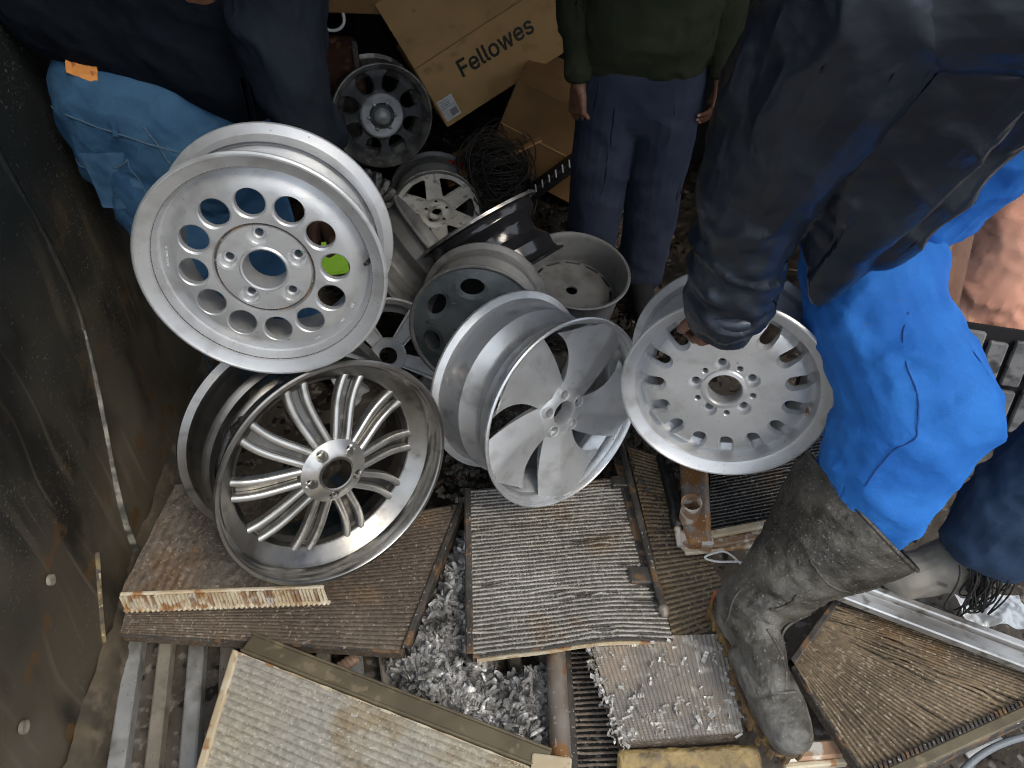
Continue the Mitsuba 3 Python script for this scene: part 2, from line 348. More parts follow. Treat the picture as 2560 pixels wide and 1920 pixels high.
# the left wall of the trailer, a little askew to the camera
WA, WB = np.array([-.842, 0.15, 0]), np.array([-1.27, 3.75, 0])
wd = nv(WB - WA); wn = np.array([wd[1], -wd[0], 0])        # wn points into the trailer
wl = Thing('trailer_wall', 'dark dented steel side wall of the trailer at left', 'wall')
yy, zz = np.meshgrid(np.linspace(-.6, 3.65, 240), np.linspace(-.02, 2.5, 150), indexing='ij')
P = WA + yy[..., None] * wd + zz[..., None] * np.array([0, 0, 1.])
d = .012 * (meshkit.fbm(np.stack([yy * 2.2, zz * 2.2, yy * 0], -1), 3, 3) - .5) * 2 + .003 * (meshkit.fbm(np.stack([yy * 14, zz * 14, yy * 0], -1), 3, 4) - .5)
wall_mesh = sheet(P + d[..., None] * wn)
wl.part('panel', wall_mesh, 'wall_paint', True)
wl.part('outer_skin', sheet(P - .04 * wn), 'dark_steel_flat', True)
def wpt(y, z, off=0.):
    s = (y - WA[1]) / wd[1]
    return WA + wd * s + wn * off + np.array([0, 0, z])
def ragged(path, w, off, seed, n=90):
    """A ragged raised strip (weld bead, scraped ridge) on the wall."""
    p = spline([wpt(*q, off) for q in path], n)
    t = np.gradient(p, axis=0); t /= np.linalg.norm(t, axis=1, keepdims=True)
    s = np.cross(t, wn)
    k = np.arange(n) * .35
    r1 = w * (.6 + .9 * meshkit.fbm(np.stack([k, k * 0, k * 0], -1), 3, seed)); r2 = w * (.6 + .9 * meshkit.fbm(np.stack([k, k * 0 + 9, k * 0], -1), 3, seed + 1))
    e = .006
    P = np.stack([p - s * r1[:, None] - wn * .02, p - s * r1[:, None] * .5 + wn * e * .7, p + wn * e, p + s * r2[:, None] * .5 + wn * e * .7, p + s * r2[:, None] - wn * .02], 1)
    return sheet(P)
wl.part('rib', ragged([(1.16, .03), (1.2, .25), (1.28, .42), (1.36, .62)], .0075, .004, 3), 'wall_scrape', True, label='scraped pale rib of the wall')
wl.part('rib', ragged([(1.36, .62), (1.38, .78), (1.36, .95), (1.34, 1.12), (1.30, 1.3)], .014, .006, 5), 'wall_paint', True)
wl.part('weld_seam', ragged([(.88, .05), (.93, .12), (.985, .185), (1.03, .235)], .0035, .001, 7), 'wall_rust', True, label='rusty weld seam low on the wall')
for y, z, r in ((.86, .37, .011), (.615, .27, .012)):
    c = wpt(y, z, .012)
    m = trimesh.creation.cylinder(radius=r, height=.008, sections=18); m.apply_transform(frame(c, wd, [0, 0, 1], -wn))
    wl.part('bolt', m, 'bolt_pale', 30)
# dirt-packed ledge where wall and floor meet
n = 160
yk = np.linspace(-.2, 3.5, n)
prof = [(0.0, .075), (.012, .07), (.028, .045), (.045, .012), (.06, -.02)]
P = np.array([[wpt(y, z + .012 * (meshkit.fbm(np.array([y * 18, j * 2., 0.]), 3, 2) - .5) * 2, o + .012 * (meshkit.fbm(np.array([y * 15, j * 2., 5.]), 3, 2) - .5) * 2) for j, (o, z) in enumerate(prof)] for y in yk])
wl.part('dirty_ledge', sheet(P), 'ledge_dirt', True, label='rusty dirt-caked ledge along the foot of the wall')
# the dark inside of the trailer: roof, end wall, right wall
rf = Thing('trailer_roof', 'dark roof over the back of the trailer', 'roof')
rf.part('panel', box([-1.35, 1.0, 2.35], [1.85, 3.9, 2.42]), 'dark_steel_flat')
ew = Thing('end_wall', 'dark end wall closing the back of the trailer', 'wall')
ew.part('panel', box([-1.35, 3.75, -.05], [1.85, 3.85, 2.35]), 'dark_steel_flat')
for k in range(8): ew.part('rib', box([-1.2 + k * .38, 3.71, -.05], [-1.13 + k * .38, 3.75, 2.33], .006), 'dark_steel_flat')
rw = Thing('right_wall', 'dark side wall at the right rear of the trailer', 'wall')
rw.part('panel', box([1.75, 2.3, -.05], [1.83, 3.75, 2.35]), 'dark_steel_flat')
for k in range(4): rw.part('rib', box([1.70, 2.35 + k * .38, -.05], [1.75, 2.42 + k * .38, 2.33], .006), 'dark_steel_flat')

# ------------------------------------------------------------------ wheels: local z points out of the face, the front flange lies at z = 0
def lathe(prof, segs=112):
    p = np.asarray(prof, float)
    a = np.arange(segs) * 2 * PI / segs
    V = np.stack([p[:, 0][None] * np.cos(a)[:, None], p[:, 0][None] * np.sin(a)[:, None], np.broadcast_to(p[:, 1], (segs, len(p)))], -1)
    m = trimesh.Trimesh(V.reshape(-1, 3), grid_faces(segs, len(p), True, True), process=False)
    if m.volume < 0: m.invert()
    return m

def wheel_frame(c, n, spin):
    z = nv(n); x = nv(np.cross([0, 0, 1], z)) if abs(z[2]) < .97 else nv(np.cross([0, 1, 0], z)); y = np.cross(z, x)
    s = math.radians(spin)
    return frame(c, x * math.cos(s) + y * math.sin(s), -x * math.sin(s) + y * math.cos(s), z)

def dish(prof_front, thick, segs=112):
    """A solid disc with this front profile [(r, z)...], r increasing."""
    f = [(r, z) for r, z in prof_front]
    b = [(r, z - thick) for r, z in prof_front][::-1]
    return m3.CrossSection([np.array(f + b, float)[::-1]]).revolve(segs) if True else None

def rcone(x, y, r0, r1, z0, z1, segs=36):
    """A frustum from radius r0 at z0 up to r1 at z1."""
    return m3.Manifold.cylinder(z1 - z0, r0, r1, segs).translate([x, y, z0])

def cut_hole(x, y, r, z, ch=.004, segs=40):
    """A round hole with a rounded edge at height z."""
    return [rcone(x, y, r, r, z - .08, z + .02, segs), rcone(x, y, r, r + ch * 1.6, z - ch, z + ch * .6, segs)]

def cut_shape(pts, z, ch, taper=1.0, depth=.08):
    """A hole of this outline (convex, n x 2), flared at height z by ch."""
    q = np.asarray(pts, float); c = q.mean(0)
    d = q - c; L = np.linalg.norm(d, axis=1, keepdims=True)
    def ring(k, zz): return np.c_[c + d * (1 + k / L), np.full(len(q), zz)]
    inner = m3.Manifold.hull_points(np.vstack([ring(0, z - depth), ring(0, z + .02)]).astype(np.float32))
    flare = m3.Manifold.hull_points(np.vstack([ring(0, z - ch * taper), ring(ch, z), ring(ch, z + .02)]).astype(np.float32))
    return [inner, flare]

def arc_pts(x, y, r, n=20, a0=0, a1=360):
    a = np.radians(np.linspace(a0, a1, n, endpoint=a1 - a0 < 360))
    return np.c_[x + r * np.cos(a), y + r * np.sin(a)]

def rot2(p, a):
    c, s = math.cos(a), math.sin(a)
    return np.asarray(p) @ np.array([[c, s], [-s, c]])

def barrel(R, w, lip=((0.0, 0.0),), bore=.030, well=.052, out_lip=.006):
    """Outer side from the front flange to the back, then the inside; lip = [(inset, z)...] from the front edge inwards."""
    out = [(R, -.003), (R - .0008, -.008), (R - .008, -.011), (R - .016, -.014), (R - .021, -.022), (R - .023, -.034), (R - .022, -.038), (R - .03, -.046), (R - well + .004, -.062), (R - well, -.07),
           (R - well, -.098), (R - well + .004, -.108), (R - .028, -.128), (R - .022, -.136), (R - .023, -w + .034), (R - .021, -w + .024), (R - .016, -w + .015), (R - .008, -w + .011), (R - .0008, -w + .008), (R, -w + .003),
           (R - .002, -w), (R - .009, -w), (R - .013, -w + .004), (R - .020, -w + .016), (R - .029, -w + .03), (R - .031, -.135), (R - .04, -.118), (R - well - .007, -.1), (R - well - .007, -.072)]
    inn = [(R - a, z) for a, z in lip][::-1]
    return lathe(out + inn + [(R - .003, 0.0)])

LIP_FLAT = ((.007, 0), (.011, -.004), (.022, -.012), (.028, -.014), (.033, -.02), (.038, -.036), (.048, -.045), (.056, -.06))
LIP_STD = ((.007, 0), (.011, -.005), (.020, -.013), (.025, -.018), (.032, -.034), (.040, -.045), (.056, -.06))

def lug(t, xf, x, y, z, r, mat, under=None):
    m = lathe([(r, 0), (r * .8, .001), (r * .62, -.006), (r * .5, -.02), (r, -.02)], 28)
    m.apply_translation([x, y, z]); t.part('lug_seat', m, mat, 30, xf, under=under)

# big silver wheel with twelve round holes
def wheel_round_holes():
    xf = wheel_frame([-.419, 1.058, .952], [.064, -.996, .059], -8)
    R, w = .208, .150
    t = Thing('alloy_wheel', 'large bright silver wheel with twelve round holes, held up at left', 'wheel')
    t.part('rim', barrel(R, w, ((.006, 0), (.010, -.003), (.022, -.008), (.026, -.009), (.0285, -.018), (.0325, -.031), (.040, -.034), (.05, -.04))), 'silver_paint', 32, xf)
    prof = [(.036, -.020), (.039, -.0185), (.078, -.0185), (.0795, -.0240), (.083, -.0240), (.085, -.0175), (.105, -.0160), (.140, -.018), (.152, -.021), (.162, -.029), (.1745, -.0335)]
    d = dish(prof, .013)
    cuts = []
    for k in range(12):
        a = math.radians(8 + 30 * k)
        cuts += cut_hole(.119 * math.cos(a), .119 * math.sin(a), .0243, -.0165, .0032)
    for k in range(5):
        a = math.radians(98 + 72 * k)
        cuts += [rcone(.0605 * math.cos(a), .0605 * math.sin(a), .0115, .0175, -.04, -.0165), rcone(.0605 * math.cos(a), .0605 * math.sin(a), .0175, .019, -.0195, -.0165)]
    t.part('disc', d - union(cuts), 'silver_paint', 28, xf)
    for k in range(5):
        a = math.radians(98 + 72 * k)
        t.part('lug_seat', lathe([(.0185, -.0225), (.0135, -.026), (.0105, -.036), (.0072, -.038), (.0068, -.055), (.0185, -.055)], 32), 'silver_paint', 40, xf @ frame([.0605 * math.cos(a), .0605 * math.sin(a), .002], [1, 0, 0], [0, 1, 0], [0, 0, 1]))
    t.part('hub_ring', lathe([(.0395, -.0160), (.0365, -.0175), (.0355, -.022), (.0350, -.06), (.043, -.06), (.0425, -.0185)], 64), 'silver_paint', 30, xf)
    for r0, r1, z in ((.0797, .0829, -.0236), (.1745, .1775, -.0335), (.1805, .1825, -.0125)):  # thin dark rings that paint shade into the face grooves and lip steps
        t.part('groove_shade_ring', lathe([(r0, z), (r1, z + .0002), (r1, z - .002), (r0, z - .002)]), 'rail_dark', 30, xf)
    # stamped letters on the outer face
    for txt, a in (('5 1/2Jx15', 178), ('LM', -36), ('ET', -22), ('4 H', -58)):
        m = meshkit.text_mesh(txt, .0055, .0006); m.apply_translation([-m.bounds[:, 0].mean(), -.0027, 0])
        A = math.radians(a + 90); B = math.radians(a)
        m.apply_transform(frame([.158 * math.cos(B), .158 * math.sin(B), -.0235], [math.cos(A), math.sin(A), 0], np.array([-math.cos(B) * .77, -math.sin(B) * .77, .64]), np.array([math.cos(B) * .64, math.sin(B) * .64, .77])))
        t.part('stamping', m, 'paper', False, xf)
    v = tube([(.178, .035, -.03), (.172, .034, -.012), (.168, .033, -.006)], [.004, .0042, .003], 10)
    t.part('valve', v, 'black_plastic', 30, xf)

# silver wheel with fifteen scooped slots, held by the sleeve
def wheel_slots():
    xf = wheel_frame([.425, 1.11, .641], [-.28, -.954, .11], 0)
    t = Thing('alloy_wheel', 'silver wheel with fifteen scooped slots, gripped by the black sleeve', 'wheel')
    t.part('rim', barrel(.208, .168, ((.006, 0), (.010, -.004), (.022, -.012), (.027, -.014), (.031, -.022), (.034, -.036), (.041, -.046), (.05, -.052))), 'silver_paint', 32, xf)
    prof = [(.034, -.021), (.046, -.019), (.10, -.017), (.135, -.0185), (.155, -.023), (.160, -.027), (.1715, -.041)]
    d = dish(prof, .014)
    cuts = []
    for k in range(15):
        a = math.radians(90 + 24 * k)
        pts = np.vstack([arc_pts(.134, 0, .0120, 14, 90, 270), arc_pts(.163, 0, .0145, 10, -70, 70)])
        cuts += cut_shape(rot2(pts, a), -.019, .006, 1.8)
    for k in range(5):
        a = math.radians(105 + 72 * k); b = a + math.radians(36)
        x, y = .058 * math.cos(a), .058 * math.sin(a)
        cuts += [rcone(x, y, .0085, .0085, -.06, 0), rcone(x, y, .0125, .0165, -.031, -.0165)]
        cuts += cut_hole(.057 * math.cos(b), .057 * math.sin(b), .0058, -.0185, .0015, 18)
    t.part('disc', d - union(cuts), 'silver_paint', 28, xf)
    t.part('hub_ring', lathe([(.044, -.016), (.037, -.0145), (.0345, -.018), (.034, -.05), (.046, -.05), (.0465, -.019)], 64), 'silver_paint', 30, xf)
    for k in range(5):
        a = math.radians(105 + 72 * k)
        t.part('lug_seat', lathe([(.0125, -.0305), (.009, -.030), (.0072, -.034), (.0072, -.05), (.0125, -.05)], 28), 'silver_dull', 30, xf @ frame([.058 * math.cos(a), .058 * math.sin(a), 0], [1, 0, 0], [0, 1, 0], [0, 0, 1]))
    for k, (a, b) in enumerate(((-18, .094), (-24, .088))):
        m = meshkit.text_mesh(('7Jx15', 'IS 20')[k], .0055, .0005); m.apply_translation([-m.bounds[:, 0].mean(), 0, 0])
        A = math.radians(a + 90 + 180); B = math.radians(a)
        m.apply_transform(frame([b * math.cos(B), b * math.sin(B), -.0172], [math.cos(A), math.sin(A), 0], [-math.sin(A), math.cos(A), 0], [0, 0, 1]))
        t.part('stamping', m, 'silver_dull', False, xf)
    t.part('valve', tube([(.172, -.022, -.05), (.168, -.021, -.03), (.164, -.02, -.012)], [.0045, .0045, .0035], 10), 'copper_end', 30, xf)

def spoke_mesh(r0, r1, a, w, z, prof, thick, nt=26, ns=15, rmax=None):
    """A spoke: a(t) its angle, w(t) its half width, z(t) its height along the way out, prof(s, t) its relief across."""
    tt = np.linspace(0, 1, nt); ss = np.linspace(-1, 1, ns)
    r = r0 + (r1 - r0) * tt
    A = np.array([a(q) for q in tt]); W = np.array([w(q) for q in tt]); Z = np.array([z(q) for q in tt])
    ctr = np.c_[r * np.cos(A), r * np.sin(A)]
    tan = np.gradient(ctr, axis=0); tan /= np.linalg.norm(tan, axis=1, keepdims=True)
    nor = np.c_[-tan[:, 1], tan[:, 0]]
    top = np.zeros((nt, ns, 3)); bot = np.zeros((nt, ns, 3))
    for j, s in enumerate(ss):
        xy = ctr + nor * (W * s)[:, None]
        if rmax: xy = xy * np.minimum(1, rmax / np.linalg.norm(xy, axis=1))[:, None]
        dz = np.array([prof(s, q) for q in tt])
        top[:, j] = np.c_[xy, Z + dz]; bot[:, j] = np.c_[ctr + (xy - ctr) * .9, Z - np.array([thick(q) for q in tt])]
    ring = np.concatenate([top, bot[:, ::-1]], 1)
    v = ring.reshape(-1, 3); m = ring.shape[1]
    f = grid_faces(nt, m, wrap_m=True)
    n0 = len(v); v = np.vstack([v, ring[0].mean(0), ring[-1].mean(0)])
    j = np.arange(m); e = (nt - 1) * m
    f = np.vstack([f, np.stack([j * 0 + n0, j, (j + 1) % m], 1), np.stack([j * 0 + n0 + 1, e + (j + 1) % m, e + j], 1)])
    q = trimesh.Trimesh(v, f, process=False)
    if q.volume < 0: q.invert()
    return q

# chrome deep-dish wheel with ten pairs of spokes
def wheel_chrome():
    xf = wheel_frame([-.349, 1.021, .493], [.624, -.763, .167], 6)
    t = Thing('alloy_wheel', 'deep-lipped polished chrome wheel with ten pairs of thin spokes, at lower left', 'wheel')
    R = .255
    t.part('rim', barrel(R, .225, ((.009, 0), (.013, -.003), (.017, -.012), (.024, -.05), (.027, -.058), (.034, -.060), (.036, -.072), (.04, -.085), (.05, -.095)), well=.058), 'chrome', 32, xf)
    t.part('barrel_sleeve', lathe([(R - .0335, -.10), (R - .0335, -.2), (R - .0355, -.2), (R - .0355, -.10)]), 'chrome_dark', 32, xf)
    for k in range(10):
        a0 = math.radians(36 * k + 15)
        sg = 1
        for q in (-1, 1):
            da = math.radians(5.4) * q
            m = spoke_mesh(.060, .2195, lambda u: a0 + q * math.asin((.0135 + .0055 * u) / (.060 + .1595 * u)) + math.radians(4) * math.sin(PI * u), lambda u: .0080 + .0010 * u, lambda u: -.032 - .030 * u ** 1.5 - .006 * math.sin(PI * u),
                           lambda s, u: -.0075 * (1 - math.sqrt(max(0, 1 - s * s))), lambda u: .018, 24, 11)
            t.part('spoke', m, 'chrome_spoke', 40, xf)
        m = spoke_mesh(.062, .217, lambda u: a0 + math.radians(4) * math.sin(PI * u), lambda u: .0125 + .005 * u, lambda u: -.052 - .030 * u ** 1.5 - .006 * math.sin(PI * u), lambda s, u: 0., lambda u: .010, 16, 4)
        t.part('spoke_web', m, 'chrome_dark', 40, xf)
        b = a0
        for q in (-1, 1):
            c = np.array([(R - .034) * math.cos(b + q * .058), (R - .034) * math.sin(b + q * .058), -.0655])
            t.part('lip_stud', hull((c, .0055), (c + [0, 0, -.006], .007), (c * [.96, .96, 1], .005)), 'chrome', 30, xf)
    d = dish([(.033, -.024), (.037, -.020), (.046, -.021), (.060, -.028), (.072, -.034)], .03)
    cuts = []
    for k in range(5):
        a = math.radians(30 + 72 * k)
        cuts += [rcone(.0545 * math.cos(a), .0545 * math.sin(a), .0075, .0075, -.09, 0), rcone(.0545 * math.cos(a), .0545 * math.sin(a), .010, .0135, -.045, -.015)]
    t.part('hub', d - union(cuts), 'chrome_spoke', 28, xf)
    t.part('hub_ring', lathe([(.037, -.017), (.0335, -.018), (.0325, -.024), (.0325, -.06), (.04, -.06), (.0385, -.02)], 56), 'chrome', 30, xf)
    for a, z in ((205, -.16), (212, -.16), (150, -.15), (160, -.17)):
        A = math.radians(a)
        c = np.array([(R - .0365) * math.cos(A), (R - .0365) * math.sin(A), z])
        m = box([-.0015, -.015, -.007], [.0015, .015, .007], .001); m.apply_transform(frame(c, [math.cos(A), math.sin(A), 0], [-math.sin(A), math.cos(A), 0], [0, 0, 1]))
        t.part('balance_weight', m, 'weight_lead', False, xf)

# silver wheel with five broad twisted spokes
def wheel_twist():
    xf = wheel_frame([.131, 1.232, .470], [.615, -.769, .175], -98)
    t = Thing('alloy_wheel', 'silver wheel with five broad twisted spokes and a wide smooth barrel', 'wheel')
    R = .235
    t.part('rim', barrel(R, .225, ((.005, 0), (.009, -.003), (.013, -.012), (.019, -.035), (.024, -.055), (.034, -.07), (.05, -.085)), well=.046), 'silver_barrel', 32, xf)
    def prof(s, u):
        ridge = .25 - .75 * u
        return -.014 * abs(s - ridge * .6) ** 1.2 * (.5 + u)
    for k in range(5):
        a0 = math.radians(72 * k)
        m = spoke_mesh(.045, R - .011, lambda u: a0 + math.radians(15) * (u ** 1.6 - .35), lambda u: .040 + .038 * u + .036 * u ** 2.2, lambda u: -.024 + .020 * u ** 1.2, prof, lambda u: .030 - .010 * u, 34, 21, R - .010)
        t.part('spoke', m, 'silver_paint', 45, xf)
        A = a0 + math.radians(36)
    d = dish([(.0275, -.026), (.031, -.018), (.042, -.018), (.060, -.024), (.066, -.030)], .03)
    cuts = []
    for k in range(5):
        a = math.radians(36 + 72 * k)
        cuts += [rcone(.047 * math.cos(a), .047 * math.sin(a), .0075, .0075, -.09, 0), rcone(.047 * math.cos(a), .047 * math.sin(a), .0095, .0125, -.042, -.015)]
    t.part('hub', d - union(cuts), 'silver_paint', 28, xf)
    for k in range(5):
        a = math.radians(36 + 72 * k)
        t.part('lug_boss', lathe([(.0165, -.024), (.014, -.017), (.0115, -.018), (.0105, -.032), (.0165, -.04)], 26), 'silver_dull', 40, xf @ frame([.047 * math.cos(a), .047 * math.sin(a), 0], [1, 0, 0], [0, 1, 0], [0, 0, 1]))
    A = math.radians(52)
    p = np.array([(R - .026) * math.cos(A), (R - .026) * math.sin(A), -.055]); q = np.array([math.cos(A), math.sin(A), 0])
    t.part('valve', tube([p, p - q * .012 + [0, 0, .004], p - q * .024 + [0, 0, .010]], [.007, .006, .004], 12), 'weight_lead', 30, xf)

# dark wheel with eight holes, upper left of the heap
def wheel_dark():
    xf = wheel_frame([-.525, 2.978, .519], [.347, -.934, .088], 0)
    t = Thing('steel_wheel', 'dark wheel with eight big holes and a lobed centre cap, beside the printed box', 'wheel')
    R = .208
    t.part('rim', barrel(R, .2, LIP_STD), 'worn_lip', 32, xf)
    d = dish([(.03, -.026), (.088, -.024), (.10, -.03), (.15, -.026), (.168, -.036), (.180, -.040)], .01)
    cuts = []
    for k in range(8):
        a = math.radians(90 + 22 + 45 * k)
        pts = np.vstack([arc_pts(.124, 0, .030, 16, 90, 270), arc_pts(.150, 0, .031, 14, -90, 90)])
        cuts += cut_shape(rot2(pts, a), -.027, .006)
    t.part('disc', d - union(cuts), 'dark_steel', 28, xf)
    t.part('cap_ring', lathe([(.088, -.02), (.082, -.014), (.074, -.014), (.052, -.018), (.048, -.03), (.089, -.032)], 72), 'silver_dull', 30, xf)
    a = np.linspace(0, 2 * PI, 97)[:-1]
    rr = .050 + .010 * np.clip(np.cos(6 * a), 0, 1) ** .6
    prism = m3.CrossSection([np.c_[rr * np.cos(a), rr * np.sin(a)]]).extrude(.014, scale_top=(.9, .9)).translate([0, 0, -.026])
    t.part('lobed_cap', prism, 'dark_steel', 25, xf)
    t.part('dome', lathe([(.034, -.012), (.030, .004), (.019, .013), (.0, .016), (.0, -.02), (.034, -.02)], 48), 'silver_dull', 50, xf)
    for k in range(6):
        A = math.radians(60 * k)
        t.part('lug_nut', lathe([(.0, -.006), (.006, -.007), (.008, -.011), (.008, -.018), (0, -.018)], 12), 'worn_lip', 30, xf @ frame([.0545 * math.cos(A), .0545 * math.sin(A), 0], [1, 0, 0], [0, 1, 0], [0, 0, 1]))

def wheel_white():
    xf = wheel_frame([-.324, 2.894, .13], [.153, -.988, -.03], 0)
    t = Thing('alloy_wheel', 'chipped white wheel with six flat spokes, below the dark eight-holed wheel', 'wheel')
    t.part('rim', barrel(.195, .208, LIP_STD), 'grey_barrel', 32, xf)
    d = dish([(.024, -.012), (.034, -.012), (.036, -.018), (.055, -.018), (.07, -.009), (.165, -.006), (.186, -.004), (.190, -.008)], .02)
    cuts = []
    for k in range(6):
        a = math.radians(60 * k + 4)
        pts = np.vstack([arc_pts(.083, 0, .006, 8, 90, 270), arc_pts(.150, -.042, .007, 8, -120, 30), arc_pts(.158, 0, .007, 5, -20, 20), arc_pts(.150, .042, .007, 8, -30, 120)])
        cuts += cut_shape(rot2(pts, a), -.008, .003)
    for k in range(5):
        a = math.radians(90 + 72 * k)
        cuts += cut_hole(.047 * math.cos(a), .047 * math.sin(a), .009, -.018, .002, 20)
    t.part('disc', d - union(cuts), 'white_paint', 28, xf)
    t.part('hub_ring', lathe([(.034, -.004), (.024, -.004), (.022, -.04), (.035, -.04)], 40), 'white_paint', 30, xf)

def wheel_grey_cap():
    xf = wheel_frame([-.102, 1.693, .379], [-.096, -.979, .179], 0)
    t = Thing('steel_wheel', 'dark grey wheel with an oval-holed smooth cover, behind the twisted-spoke wheel', 'wheel')
    t.part('rim', barrel(.195, .195, LIP_STD), 'grey_barrel', 32, xf)
    d = dish([(.001, .004), (.05, .008), (.10, .010), (.14, .006), (.172, -.003), (.187, -.0075)], .006)
    cuts = []
    for k in range(7):
        a = math.radians(90 + 360 / 7 * k + 4)
        q = arc_pts(0, 0, 1, 28); pts = np.c_[.134 + q[:, 0] * .0235, q[:, 1] * .034]
        cuts += cut_shape(rot2(pts, a), .0075, .014, .32)
    t.part('wheel_cover', d - union(cuts), 'grey_cap', 30, xf)
    t.part('cover_edge', lathe([(.187, -.007), (.1895, -.004), (.1915, -.006), (.190, -.012), (.187, -.012)]), 'silver_dull', 30, xf)
    t.part('inner_disc', dish([(.03, -.06), (.10, -.055), (.15, -.06)], .01), 'dark_steel_flat', 28, xf)

def wheel_open():
    xf = wheel_frame([.219, 2.12, .325], [.12, -.24, .963], 0)
    t = Thing('steel_wheel', 'grey steel rim lying open side up in front of the grey trousers', 'wheel')
    s = .182
    t.part('rim', lathe([(s, -.003), (s - .001, -.008), (s - .012, -.014), (s - .02, -.05), (s - .024, -.15), (s - .03, -.19), (s - .036, -.19), (s - .031, -.15), (s - .026, -.05), (s - .018, -.012), (s - .010, -.001), (s - .004, 0)]), 'grey_barrel', 32, xf)
    d = dish([(.02, -.105), (.09, -.105), (.13, -.108), (.156, -.116)], .008)
    cuts = []
    for k in range(12):
        a = math.radians(30 * k)
        pts = np.vstack([arc_pts(.139, -.022, .006, 8), arc_pts(.139, .022, .006, 8)])
        pts = pts[np.argsort(np.arctan2(pts[:, 1], pts[:, 0] - .139))]
        cuts += [m3.Manifold.hull_points(np.vstack([np.c_[rot2(pts, a), np.full(16, -.2)], np.c_[rot2(pts, a), np.full(16, 0.)]]).astype(np.float32))]
    t.part('disc', d - union(cuts), 'grey_barrel', 28, xf)

def wheel_black():
    xf = wheel_frame([-.11, 2.12, .49], [-.5, .453, .743], 0)
    t = Thing('alloy_wheel', 'glossy black wheel lying on edge with its polished lip turned up, beside the white wheel', 'wheel')
    t.part('rim', barrel(.205, .2, LIP_STD, well=.05), 'black_gloss', 32, xf)
    t.part('lip', lathe([(.2075, .001), (.2075, -.008), (.2055, -.008), (.203, .0005), (.2055, .002)]), 'worn_lip', 30, xf)
    t.part('disc', dish([(.03, -.03), (.12, -.03), (.16, -.045)], .012), 'dark_steel', 28, xf)

def wheel_grey_side():
    xf = wheel_frame([-.43, 2.16, .27], [-.78, -.28, -.55], 0)
    t = Thing('steel_wheel', 'plain grey rim seen from its side, wedged under the black wheel', 'wheel')
    t.part('rim', barrel(.19, .2, LIP_STD), 'grey_barrel', 32, xf)
    t.part('disc', dish([(.03, -.04), (.12, -.035), (.15, -.05)], .01), 'grey_barrel', 28, xf)

def wheel_small_spokes():
    xf = wheel_frame([-.407, 1.89, .125], [.12, -.90, .42], -22)
    t = Thing('alloy_wheel', 'half hidden silver wheel with ridged spokes, between the round-holed and dark grey wheels', 'wheel')
    t.part('rim', barrel(.2, .18, LIP_STD), 'silver_dull', 32, xf)
    for k in range(5):
        a0 = math.radians(72 * k)
        m = spoke_mesh(.04, .172, lambda u: a0, lambda u: .022 + .012 * u, lambda u: -.03 + .008 * u, lambda s, u: -.006 * (abs(s) < .75), lambda u: .02, 14, 17)
        t.part('spoke', m, 'silver_dull', 30, xf)
    t.part('hub', dish([(.03, -.03), (.055, -.026), (.06, -.03)], .02), 'silver_dull', 28, xf)

for f in (wheel_round_holes, wheel_chrome, wheel_twist, wheel_slots, wheel_dark, wheel_white, wheel_grey_cap, wheel_open, wheel_black, wheel_grey_side, wheel_small_spokes): f()

